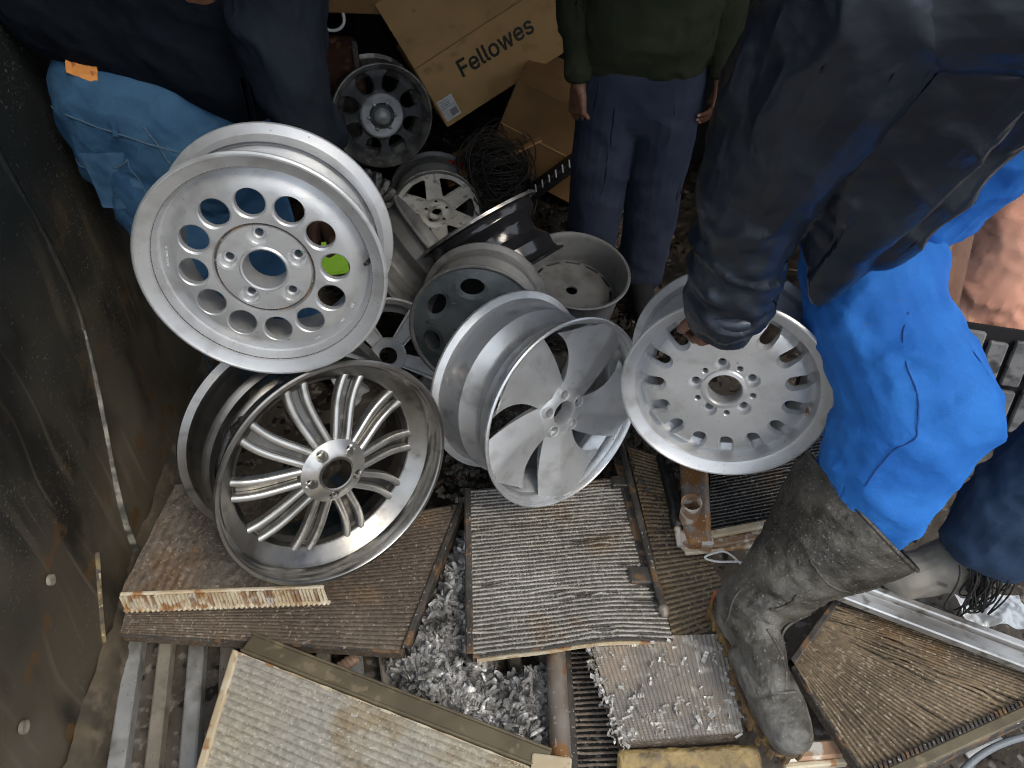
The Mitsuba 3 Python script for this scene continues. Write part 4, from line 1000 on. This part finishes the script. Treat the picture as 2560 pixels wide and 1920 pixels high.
def patch_on(t, name, mesh, c, ex, ey, w, h, mat_, off=.004, n=10, seed=0):
    U, V = np.meshgrid(np.linspace(-.5, .5, n), np.linspace(-.5, .5, n), indexing='ij')
    P = np.asarray(c, float) + U[..., None] * w * nv(ex) + V[..., None] * h * nv(ey)
    S = on_skin(mesh, P.reshape(-1, 3), off).reshape(n, n, 3)
    nrm = nv(np.cross(nv(ex), nv(ey)))
    d = ((S - P) @ nrm); d2 = d * 0 + np.median(d) + .35 * (d - np.median(d)) + .001
    P = P + d2[..., None] * nrm
    t.part(name, sheet(P), mat_, True)
patch_on(p1, 'leather_patch', jeans, (-.85, 1.50, 1.15), (1, -.2, -.30), (.12, .25, 1), .068, .034, 'patch_leather', .004)
labels[p1.key + '__jeans__leather_patch'] = {'label': 'orange leather patch on the waistband'}
patch_on(p1, 'pocket', jeans, (-.835, 1.47, .935), (1, -.1, .06), (-.06, .1, 1), .115, .12, 'denim_pocket', .0025, 16)
patch_on(p1, 'belt_loop', jeans, (-.795, 1.43, 1.06), (1, -.1, -.2), (.1, .2, 1), .012, .04, 'denim_pocket', .005)
jacket = blob([hull(((-.905, 1.62, 1.245), .115), ((-.56, 1.56, 1.145), .115), ((-.76, 1.62, 1.30), .14), ((-.62, 1.60, 1.36), .15), ((-.48, 1.56, 1.42), .13)), hull(((-.56, 1.56, 1.145), .11), ((-.46, 1.53, 1.22), .10), ((-.46, 1.54, 1.42), .12))] +
              chain(((-.40, 1.50, 1.42), .10), ((-.425, 1.40, 1.24), .078), ((-.375, 1.33, 1.09), .052)) + chain(((-.62, 1.66, 1.40), .09), ((-.52, 1.60, 1.20), .07), ((-.37, 1.40, 1.06), .046)), .012, 10, creases((.5, -.3, .8), 12, 6, .007, 8))
p1.part('jacket', jacket, 'navy_cloth', True)

# the man standing at the back
J = dict(pelvis=(.42, 2.47, .86), waist=(.42, 2.47, 1.0), chest=(.42, 2.47, 1.26), neck=(.42, 2.47, 1.44), head=(.42, 2.44, 1.60), shL=(.24, 2.47, 1.36), shR=(.60, 2.47, 1.36), elL=(.195, 2.45, 1.08), wrL=(.212, 2.395, .835), elR=(.66, 2.45, 1.08), wrR=(.66, 2.38, .86),
         hipL=(.33, 2.47, .83), hipR=(.51, 2.47, .83), knL=(.31, 2.44, .46), knR=(.50, 2.44, .46), anL=(.30, 2.46, .08), anR=(.50, 2.47, .08))
p2, tips = person('person standing at the back in a dark green sweater and grey-blue trousers, one hand hanging', J, hands=[('wrL', (.02, -.05, -1), (.75, .4, .1), 1, .55), ('wrR', (-.02, -.05, -1), (-.75, .4, .1), -1, .5)])
nails(p2, tips, (.75, .4, .1))
tr = blob([hull(((.335, 2.46, .86), .125), ((.505, 2.46, .86), .125), ((.32, 2.46, .74), .115), ((.52, 2.46, .74), .115))] + chain(((.325, 2.46, .78), .118), ((.305, 2.43, .46), .098), ((.285, 2.45, .10), .09)) + chain(((.515, 2.46, .78), .118), ((.505, 2.43, .46), .098), ((.50, 2.47, .10), .09)), .014, 18, creases((.3, .2, 1), 7, 5, .006, 5))
p2.part('trousers', tr, 'grey_trouser', True)
sw = blob([hull(((.345, 2.46, .955), .152), ((.495, 2.46, .955), .152), ((.34, 2.46, 1.05), .138), ((.50, 2.46, 1.05), .138), ((.30, 2.47, 1.32), .11), ((.54, 2.47, 1.32), .11), ((.42, 2.47, 1.40), .08))] +
          chain(((.25, 2.47, 1.34), .088), ((.20, 2.45, 1.08), .066), ((.212, 2.40, .88), .047)) + chain(((.59, 2.47, 1.34), .088), ((.655, 2.45, 1.08), .066), ((.66, 2.39, .9), .047)), .013, 8, creases((0, 0, 1), 12, 5, .008, 6))
p2.part('sweater', sw, 'green_knit', True)
for c in (.285, .50):
    p2.part('shoe', blob([hull(((c, 2.46, .06), .055), ((c, 2.30, .035), .045)), hull(((c, 2.40, .06), .05), ((c, 2.27, .03), .038))], .014, 4), 'black_cloth', True)

# the man in the black leather jacket, blue overall and rubber boots
J = dict(pelvis=(.80, 1.33, .95), waist=(.74, 1.20, 1.10), chest=(.60, 1.0, 1.36), neck=(.48, .84, 1.50), head=(.40, .72, 1.60), shL=(.42, .93, 1.40), shR=(.66, .80, 1.46), elL=(.38, 1.02, 1.12), wrL=(.376, 1.06, .90), elR=(.66, 1.12, 1.20), wrR=(.67, 1.20, .98),
         hipL=(.80, 1.28, .92), hipR=(.78, 1.42, .92), knL=(.735, 1.0, .66), knR=(.86, 1.42, .52), anL=(.53, .88, .30), anR=(.84, 1.52, .14))
p3, tips = person('person in black leather jacket, blue overall and muddy boots reaching down to the slotted wheel', J, hands=[('wrL', (.0, .12, -1), (-.2, .95, .1), 1, 1.0), ('wrR', (0, .3, -.9), (-.2, .95, .1), -1, .7)], fwd=(.1, -.9, -.2), face=(-.6, .2, -.8))
ov = blob(chain(((.665, .947, .43), .078), ((.692, .957, .515), .106), ((.712, .967, .58), .118), ((.745, .99, .70), .129), ((.675, 1.13, .83), .116), ((.69, 1.29, .94), .125)) + chain(((.78, 1.42, .93), .135), ((.86, 1.42, .54), .10), ((.84, 1.50, .22), .08)) +
          [hull(((.69, 1.29, .94), .125), ((.76, 1.42, .93), .125))] + chain(((.74, 1.32, .96), .14), ((.74, 1.2, 1.12), .13), ((.66, 1.05, 1.34), .13)), .011, 10, lambda v, n: creases((.55, .2, .75), 10, 3, .010, 12, .035)(v, n) + creases((.6, .1, .8), 19, 5, .004, 15, .03)(v, n))
p3.part('overall', ov, 'work_blue', True)
seam(p3, ov, [(.674, 1.057, .851), (.674, .94, .811), (.655, .853, .801), (.586, .788, .748), (.537, .751, .657)], .0012, 'blue_seam', n=70)
def leather_folds(v, n):
    low = np.clip((1.24 - v[:, 2]) / .18, 0, 1) * (v[:, 0] < .47)
    return creases((.3, -.25, .9), 20, 4, .0095, 41, .03)(v, n) * low + creases((.72, .25, -.65), 5, 12, .007, 31, .02)(v, n) * (1 - low) + .003 * (meshkit.fbm(v * 22, 3, 3) - .5)
lj = blob([hull(((.43, .99, 1.30), .080), ((.505, 1.01, .955), .022), ((.56, 1.01, 1.05), .028), ((.60, .965, 1.20), .032), ((.605, .91, 1.33), .04), ((.56, .80, 1.46), .06), ((.44, .88, 1.44), .08)),
           hull(((.56, .80, 1.46), .10), ((.44, .88, 1.44), .10), ((.66, .78, 1.46), .09), ((.62, .92, 1.40), .07)), hull(((.405, .90, 1.42), .118), ((.378, .985, 1.27), .100), ((.47, .97, 1.33), .075), ((.455, 1.0, 1.17), .045), ((.372, 1.02, 1.13), .088))] +
          chain(((.62, .85, 1.46), .1), ((.63, .96, 1.25), .06), ((.57, 1.01, 1.05), .05)) + chain(((.378, .985, 1.27), .100), ((.370, 1.025, 1.125), .092), ((.368, 1.045, 1.01), .076), ((.374, 1.058, .905), .070), ((.376, 1.060, .882), .066)), .0075, 12, leather_folds)
p3.part('leather_jacket', lj, 'black_leather', True)
p3.part('cuff', tube([(.374, 1.058, .914), (.376, 1.060, .892), (.377, 1.062, .874)], [.0715, .0725, .069], 40), 'black_leather', True)

# rubber boots: the near one stands on the flaking radiator
def boot(t, ankle, heel, toe, topc, topaxis, mat_, sole_mat, topr=.098, lug=True, name='boot'):
    ankle, heel, toe, topc = [np.asarray(q, float) for q in (ankle, heel, toe, topc)]
    d = nv((toe - heel) * [1, 1, 0]); s = np.array([-d[1], d[0], 0]); up = np.array([0, 0, 1.]); L = np.linalg.norm(toe - heel)
    Fp = lambda a, b, c: heel + d * a * L + s * b + up * c
    foot = [hull((Fp(.13, 0, .045), .040), (Fp(.42, 0, .042), .036), (ankle, .050)), hull((Fp(.42, .012, .04), .036), (Fp(.42, -.012, .04), .036), (Fp(.72, .018, .034), .034), (Fp(.72, -.018, .034), .034)),
            hull((Fp(.72, .018, .036), .034), (Fp(.72, -.018, .036), .034), (Fp(.885, .008, .034), .034), (Fp(.885, -.008, .034), .034)), hull((ankle, .05), (Fp(.5, 0, .07), .038), (Fp(.62, 0, .05), .036))]
    mid = ankle * .5 + topc * .5
    shaft = chain((ankle, .060), (mid, .094), (topc, topr))
    def fo(v, n):
        w = np.exp(-((v - ankle) ** 2).sum(1) / .011)
        k = np.exp(-((v - ankle - np.array([.02, -.02, .0])) ** 2).sum(1) / .006)
        a = np.arctan2((v - ankle) @ s, (v - ankle) @ d); h = (v - ankle) @ up
        vee = np.sin((h + .055 * np.abs(a)) * 150 + 2.5 * meshkit.fbm(v * 14, 2, 4))
        return .0036 * np.clip(vee, -.4, 1) * k * lug + creases(nv(topc - ankle), 24, 5, .0085, 21)(v, n) * (.25 + 1.0 * w) + .0012 * (meshkit.fbm(v * 60, 2, 1) - .5)
    b = blob(foot + shaft, .0065, 8, fo)
    # hollow the shaft: cut the top with a plane, then line it
    ta = nv(topaxis); h = (np.array(b.vertices) - topc) @ ta
    keep = (h[b.faces] < .0).all(1)
    b = trimesh.Trimesh(b.vertices, b.faces[keep], process=False)
    t.part(name, b, mat_, True)
    e = topc - ta * .004
    x = nv(np.cross(ta, s)); y = np.cross(ta, x)
    vb = np.array(b.vertices)[np.unique(b.faces)]
    near = vb[np.abs((vb - topc) @ ta) < .009]
    ang = np.arctan2((near - topc) @ y, (near - topc) @ x); rad = np.hypot((near - topc) @ y, (near - topc) @ x)
    A = np.linspace(-PI, PI, 61)[:-1]; o = np.argsort(ang)
    R = np.interp(A, ang[o], rad[o], period=2 * PI)
    ring = topc + (np.cos(A) * R)[:, None] * x + (np.sin(A) * R)[:, None] * y - ta * .003
    ring = np.vstack([ring, ring[:1]])
    t.part('boot_rim', tube(ring, .0042, 8, False), mat_, True)
    # sole with lugs
    out = shapely.LineString([(0.06 * L, 0), (.3 * L, .002), (.5 * L, .002)]).buffer(.036).union(shapely.LineString([(.5 * L, .003), (.74 * L, 0)]).buffer(.050)).union(shapely.Point(.83 * L, 0).buffer(.047)).buffer(.02).buffer(-.02)
    so = trimesh.creation.extrude_polygon(out, .016, engine='earcut')
    so.apply_transform(frame(heel - up * .006, d, s, up)); t.part('sole', so, sole_mat, 30)
    if lug:
        ring = np.array(out.exterior.coords); per = out.exterior.length
        for k in range(26):
            p = out.exterior.interpolate(per * k / 26); q = out.exterior.interpolate(per * (k + .05) / 26)
            tx = nv([q.x - p.x, q.y - p.y, 0]); nx = np.array([tx[1], -tx[0], 0])
            m = box([-.0065, -.003, -.020], [.0065, .006, .010], .002); m.apply_transform(frame([p.x, p.y, 0], tx, nx, up)); m.apply_transform(frame(heel - up * .004, d, s, up))
            t.part('sole_lug', m, sole_mat, False)
    return b
bt = boot(p3, (.485, .855, .285), (.462, .925, .190), (.527, .585, .190), (.70, .965, .468), (.60, .20, .58), 'boot_rubber', 'boot_sole', .150)
def ribs(mesh, lines, r, mat_, t, name='boot_rib'):
    for pts in lines: seam(t, mesh, pts, r, mat_, name, 30, .0)
ribs(bt, [[(.55, .83, .46), (.60, .80, .42), (.66, .80, .38), (.72, .84, .37)], [(.50, .80, .35), (.52, .79, .37), (.535, .79, .40)], [(.47, .86, .33), (.455, .84, .30), (.45, .83, .27)], [(.52, .78, .27), (.56, .80, .28), (.60, .82, .31)], [(.478, .70, .225), (.512, .685, .262), (.56, .70, .225)], [(.50, .80, .30), (.515, .745, .275), (.52, .69, .262)]], .0032, 'boot_rubber', p3)
p3.part('heel_patch', box([.435, .885, .205], [.452, .925, .245], .004), 'boot_orange', label='orange patch at the boot heel')
p3.part('boot_far', blob([hull(((.84, 1.52, .14), .05), ((.82, 1.38, .06), .045)), hull(((.84, 1.52, .14), .055), ((.84, 1.49, .34), .08))], .012, 4), 'boot_rubber', True)

# person outside the trailer in a salmon top
J = dict(pelvis=(1.66, 1.98, .02), waist=(1.65, 1.98, .18), chest=(1.64, 1.96, .44), neck=(1.64, 1.94, .62), head=(1.63, 1.90, .77), shL=(1.44, 1.93, .55), shR=(1.80, 1.99, .55), elL=(1.42, 1.91, .30), wrL=(1.46, 1.80, .12), elR=(1.86, 1.98, .28), wrR=(1.84, 1.88, .08),
         hipL=(1.58, 1.98, -.02), hipR=(1.74, 2.0, -.02), knL=(1.58, 1.97, -.42), knR=(1.74, 1.99, -.42), anL=(1.58, 2.0, -.80), anR=(1.74, 2.02, -.80))
p4, _ = person('person in a salmon pink top at the right edge, beyond the blue leg', J, hands=[('wrL', (0, -.2, -1), (.7, .3, 0), 1, .5), ('wrR', (0, -.2, -1), (-.7, .3, 0), -1, .5)], fwd=(-.3, -.9, 0), face=(-.4, -.9, 0))
p4.part('top', blob([hull(((1.50, 1.95, .12), .135), ((1.70, 1.98, .12), .13), ((1.48, 1.93, .42), .14), ((1.50, 1.93, .55), .12), ((1.74, 1.97, .42), .14), ((1.64, 1.95, .54), .10))] + chain(((1.45, 1.93, .52), .088), ((1.42, 1.91, .32), .080), ((1.44, 1.84, .20), .06)) + chain(((1.78, 1.98, .52), .088), ((1.86, 1.97, .3), .072), ((1.84, 1.92, .18), .055)), .014, 8, creases((.3, 0, 1), 11, 6, .009, 17)), 'salmon_cloth', True)
p4.part('trousers', blob(chain(((1.58, 1.98, .02), .12), ((1.58, 1.97, -.42), .085), ((1.58, 2.0, -.82), .07)) + chain(((1.74, 2.0, .02), .12), ((1.74, 1.99, -.42), .085), ((1.74, 2.02, -.82), .07)) + [hull(((1.58, 1.98, .03), .12), ((1.74, 2.0, .03), .12))], .016, 6, creases((0, 0, 1), 9, 5, .008, 18)), 'slate_trouser', True)
p4.part('vest', blob([hull(((1.58, 1.95, .56), .10), ((1.72, 1.97, .56), .10), ((1.70, 1.99, .30), .13), ((1.76, 1.97, .45), .13))], .016, 6, creases((0, 0, 1), 9, 5, .006, 19)), 'black_cloth', True)

# person at the lower right: dark blue trousers and a pale rubber boot
J = dict(pelvis=(1.30, .95, 1.02), waist=(1.32, .93, 1.15), chest=(1.34, .90, 1.38), neck=(1.35, .88, 1.55), head=(1.34, .86, 1.70), shL=(1.30, 1.08, 1.47), shR=(1.38, .72, 1.47), elL=(1.34, 1.12, 1.2), wrL=(1.34, 1.08, .98), elR=(1.42, .68, 1.2), wrR=(1.38, .7, .98),
         hipL=(1.26, 1.03, .98), hipR=(1.34, .86, .98), knL=(1.10, 1.0, .66), knR=(1.26, .80, .56), anL=(1.02, .985, .28), anR=(1.28, .80, .2))
p5, _ = person('person in dark blue trousers and a pale muddy boot at the lower right edge', J, hands=[('wrL', (0, -.1, -1), (-.8, 0, 0), 1, .5), ('wrR', (0, -.1, -1), (-.8, 0, 0), -1, .5)], fwd=(-.9, -.1, 0), face=(-1, 0, -.2))
p5.part('trousers', blob(chain(((1.03, .985, .36), .098), ((1.10, 1.0, .66), .105), ((1.26, 1.02, .98), .14)) + chain(((1.28, .80, .28), .09), ((1.26, .81, .56), .10), ((1.34, .86, .98), .14)) + [hull(((1.26, 1.02, .98), .14), ((1.34, .86, .98), .14), ((1.32, .93, 1.1), .14))], .013, 8, creases((.3, 0, 1), 13, 5, .012, 23)), 'slate_trouser', True)
p5.part('shirt', blob([hull(((1.30, .93, 1.1), .14), ((1.34, .90, 1.38), .15)), hull(((1.32, 1.05, 1.45), .08), ((1.37, .75, 1.45), .08), ((1.34, .9, 1.3), .14))] + chain(((1.30, 1.07, 1.45), .075), ((1.34, 1.12, 1.2), .06), ((1.34, 1.09, 1.05), .05)) + chain(((1.38, .73, 1.45), .075), ((1.42, .68, 1.2), .06), ((1.38, .7, 1.05), .05)), .016, 6, creases((0, 0, 1), 9, 5, .008, 24)), 'slate_trouser', True)
b5 = blob([hull(((1.02, .99, .26), .062), ((.93, .985, .225), .052), ((.97, .985, .25), .06)), hull(((.93, .985, .222), .054), ((.865, .985, .215), .045), ((.875, .965, .215), .04)), hull(((1.02, .99, .27), .06), ((1.03, .985, .38), .072))], .008, 6, lambda v, n: .003 * (meshkit.fbm(v * 40, 3, 1) - .5))
p5.part('boot', b5, 'boot_pale', True)
sr = np.random.default_rng(12)
for k in range(26):
    c = np.array([1.0, .925, .315]) + sr.normal(size=3) * [.022, .006, .012]
    w, l = sr.uniform(.006, .022), sr.uniform(.05, .13)
    pts = [c + [-w, .012, .0], c + [-w * .9, -.012, -l * .35], c + [-w * .2, -.016, -l], c + [w * .5, -.014, -l * .95], c + [w, -.010, -l * .4], c + [w * .6, .012, .01]]
    pts = [np.asarray(q) + sr.normal(size=3) * .004 for q in pts]
    p5.part('string', tube(spline(pts, 40), .0019, 5), 'black_string', True)

# ------------------------------------------------------------------ cardboard and rear clutter
bx = Thing('cardboard_box', 'tilted brown cardboard box printed Fellowes, behind the dark eight-holed wheel', 'box')
A = np.array([-.402, 3.137, .658]); e1 = nv([.41, .142, .211]); e2 = np.array([.117, .034, -.252]); e2 = nv(e2 - e1 * (e2 @ e1)); e3 = np.cross(e2, e1)
if e3[1] < 0: e3 = -e3
BX = frame(A, e1, -e2, -e3)
W, Hh, Dp = .66, .285, .38
bx.part('body', box([0, -Hh, -Dp], [W, 0, 0], .004), 'card', 25, BX)
th = math.radians(38)
fl = box([0, 0, -.004], [W, .30, 0], .0015); fl.apply_transform(frame([0, .002, .001], [1, 0, 0], [0, math.cos(th), -math.sin(th)], [0, math.sin(th), math.cos(th)]))
bx.part('flap', fl, 'card', False, BX)
txt = meshkit.text_mesh('Fellowes', .068, .0012, bold=True)
txt.apply_scale([.92, 1.0, 1.0]); txt.apply_translation([.155, -.135, .0003])
bx.part('lettering', txt, 'ink', False, BX, label='black printed word Fellowes')
bx.part('crease', box([.0, -.003, -.002], [W, -.0005, .0016]), 'card_dark', False, BX)
bx.part('shipping_label', box([.012, -.262, 0], [.085, -.165, .0012]), 'paper', False, BX, label='white paper label at the lower corner')
bx.part('label_print', box([.045, -.252, .001], [.078, -.222, .0017]), 'paper_print', False, BX)
for k in range(4): bx.part('label_print', box([.018, -.178 - .010 * k, .001], [.06 + .006 * (k % 2), -.175 - .010 * k, .0017]), 'paper_print', False, BX)
def carton(label, c, size, rz, tilt, m='card_dark'):
    t = Thing('cardboard_box', label, 'box')
    x, y, z = np.asarray(size) / 2
    M = trimesh.transformations.translation_matrix(c) @ trimesh.transformations.rotation_matrix(math.radians(rz), [0, 0, 1]) @ trimesh.transformations.rotation_matrix(math.radians(tilt), [.3, 1, 0])
    t.part('body', box([-x, -y, -z], [x, y, z], .004), m, 25, M)
    t.part('flap', box([-x, -y, z + .001], [-.002, y, z + .005], .001), m, False, M)
    t.part('flap', box([.002, -y, z + .001], [x, y, z + .006], .001), m, False, M)
    t.part('seam', box([-x, -y - .003, -.003], [x, -y, .003], .001), 'card', False, M)
carton('dark brown carton at the top edge, above the white plug', (-.72, 3.42, 1.02), (.42, .3, .36), 8, 4)
carton('orange brown carton at the top edge, resting on the printed box', (-.22, 3.40, 1.10), (.34, .3, .30), 14, -14)
carton('dark carton half hidden behind the standing person, right of the printed box', (.20, 3.28, .36), (.46, .34, .42), -14, 24)
carton('flattened dark carton below the printed box', (-.05, 3.22, .30), (.6, .3, .02), 18, -20)
t = Thing('rusty_block', 'rust brown metal casing behind the person in jeans', 'casing')
t.part('casing', blob([hull(((-.80, 3.05, .62), .03), ((-.62, 3.05, .62), .03), ((-.80, 3.05, .78), .03), ((-.64, 3.05, .78), .03), ((-.72, 3.2, .7), .05))], .012, 3, lambda v, n: .012 * (meshkit.fbm(v * 25, 3, 2) - .5)), mat('rust_dark', mottle((.07, .032, .02), (.035, .02, .015), 20, c=(.12, .06, .03), cs=40), .8, specular=0.12), True)
t.part('lug', box([-.62, 3.0, .70], [-.60, 3.02, .80], .004), 'rail_dark')
t = Thing('dusty_panel', 'dusty grey brown panel standing between the person in jeans and the dark wheel', 'panel')
M = frame([-.86, 3.02, .28], nv([1, .1, 0]), nv([-.03, .3, .95]), nv(np.cross([1, .1, 0], [-.03, .3, .95])))
g = np.stack(np.meshgrid(np.linspace(0, .26, 40), np.linspace(0, .42, 60), indexing='ij') + [np.zeros((40, 60))], -1) if False else np.stack([*np.meshgrid(np.linspace(0, .26, 40), np.linspace(0, .42, 60), indexing='ij'), np.zeros((40, 60))], -1)
g[..., 2] += .012 * (meshkit.fbm(g * 25, 3, 4) - .5)
t.part('face', sheet(g), mat('dust_grey', mottle((.10, .09, .08), (.06, .055, .05), 20, c=(.16, .15, .13), cs=60), .9, specular=0.12), True, M)
g2 = g.copy(); g2[..., 2] -= .02
t.part('back', sheet(g2), 'rust_dark', True, M)
t = Thing('white_plug', 'white plug with a bent cable, top left of the dark wheel', 'plug')
t.part('plug', blob([hull(((-.735, 2.90, .915), .016), ((-.70, 2.90, .895), .016), ((-.71, 2.92, .905), .018))], .008, 2), 'white_cable', True)
t.part('cable', tube(spline([(-.70, 2.89, .895), (-.665, 2.88, .872), (-.635, 2.88, .875), (-.61, 2.88, .93)], 24), .0055, 8), 'white_cable', True)
wr = np.random.default_rng(4)
t = Thing('wire_coil', 'tangled coil of dark wire right of the white wheel', 'wire')
for k in range(110):
    c = np.array([-.07, 3.05, .22]) + wr.normal(size=3) * [.02, .02, .025]
    n = nv(wr.normal(size=3) * [.5, .5, 1.] + [.2, -.8, .3]); x = nv(np.cross(n, [0, 0, 1])); y = np.cross(n, x)
    a = np.linspace(0, 2 * PI * .96, 40) + wr.random() * 6; r = wr.uniform(.07, .15)
    p = c + (np.cos(a) * r * 1.0)[:, None] * x + (np.sin(a) * r * 1.35)[:, None] * y + wr.normal(size=3) * .01 + np.outer(np.sin(a * 3), n) * .01
    t.part('strand', tube(p, .0026, 5), 'wire_grey', True)
t = Thing('fan_rotor', 'finned steel rotor wedged between the round-holed wheel and the white wheel', 'rotor')
xf = wheel_frame([-.585, 2.70, .27], [.45, -.85, .25], 0)
t.part('drum', lathe([(.055, .01), (.02, .012), (.02, -.06), (.13, -.06), (.13, -.045), (.06, -.04)], 40), 'dark_steel', 30, xf)
for k in range(18):
    m = spoke_mesh(.05, .135, lambda u: math.radians(20 * k) + .25 * u, lambda u: .006 + .004 * u, lambda u: .004 + .012 * math.sin(PI * u), lambda s, u: -.012 * (s + 1) / 2, lambda u: .045, 8, 4)
    t.part('fin', m, 'rotor_steel', 30, xf)
t = Thing('red_lamp', 'small red plastic piece beside the wire coil', 'lamp')
t.part('lens', box([.07, 3.20, .24], [.17, 3.25, .285], .012), 'red_plastic', 30)
t.part('base', box([.06, 3.25, .235], [.18, 3.28, .29], .006), 'black_plastic', 30)
single('red_scrap', blob([hull(((-.36, 3.08, .26), .02), ((-.27, 3.08, .275), .018), ((-.22, 3.1, .25), .02))], .01, 2), 'red_plastic', 'dull red scrap piece above the white wheel', 'scrap', True)
t = Thing('connector_strip', 'black plastic connector strip with metal pins, left of the standing person', 'connector')
a, b = np.array([.05, 3.0, .18]), np.array([.27, 3.05, .33])
t.part('housing', bar(a, b, .07, .05, bev=.006), 'black_plastic', 30)
for k in range(7):
    c = a + (b - a) * (.1 + .13 * k) + np.array([0, -.03, .012])
    t.part('pin', tube([c, c + [.004, -.012, -.03]], .004, 8), 'weight_lead', 30)
t = Thing('green_board', 'bright green plastic board glimpsed through a hole of the round-holed wheel', 'board')
M = frame([-.645, 1.86, .36], nv([1, .12, .1]), nv([-.05, .35, .93]), nv(np.cross([1, .12, .1], [-.05, .35, .93])))
t.part('board', box([0, .075, -.006], [.16, .17, 0], .003), 'green_plastic', False, M)
t.part('edge', box([-.004, .069, -.012], [.164, .077, .004], .002), 'green_plastic', False, M)
# low scrap under the wheels and a heap rising to the end wall
def hz(x, y):
    q = np.stack([x * 5, y * 5, x * 0], -1)
    return -.03 + .36 * np.clip((y - 2.98) / .6, 0, 1) * np.clip((.55 - x) / .5, 0, 1) + .10 * (meshkit.fbm(q, 4, 2) - .5) + .05 * (meshkit.fbm(q * 4, 3, 5) - .5)
gx, gy = np.meshgrid(np.linspace(-1.2, 1.72, 230), np.linspace(1.5, 3.7, 190), indexing='ij')
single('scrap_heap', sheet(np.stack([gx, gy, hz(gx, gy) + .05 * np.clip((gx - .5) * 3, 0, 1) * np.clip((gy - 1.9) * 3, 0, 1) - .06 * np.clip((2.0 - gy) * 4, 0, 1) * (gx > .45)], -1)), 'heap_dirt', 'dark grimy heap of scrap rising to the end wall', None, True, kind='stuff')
def rear(r):
    x, y = r.uniform(-1.1, 1.3), r.uniform(1.9, 3.6)
    return np.array([x, y, float(hz(np.array([x]), np.array([y]))[0]) + r.uniform(-.01, .03)])
heap('scrap_bits', 'small dark scrap pieces strewn over the heap at the back', 2000, rear, mat('scrap_dark', mottle((.03, .026, .022), (.013, .012, .011), 14, c=(.10, .085, .07), cs=40, clo=.58, chi=.7), .7, specular=0.12), (.02, .06), (.01, .03), 15)
# grey slotted panels at the right edge
t = Thing('slotted_panel', 'pale grey slotted panel with dark gaps at the right edge, below the salmon top', 'panel')
o = np.array([1.20, 1.70, -.13]); ex = nv([.96, -.28, 0]); ey = nv([.05, .22, .97]); ez = np.cross(ex, ey)
for i in range(8):
    for j in range(3):
        h0 = j * .16 + .012 * ((i * 7 + j * 3) % 3 - 1)
        t.part('slat', box([i * .066, h0, .0], [i * .066 + .050, h0 + .143, .02], .004), 'pale_grate', False, frame(o, ex, ey, ez))
t.part('backing', box([-.02, -.03, -.016], [.55, .49, -.002]), 'bore_dark', False, frame(o, ex, ey, ez))
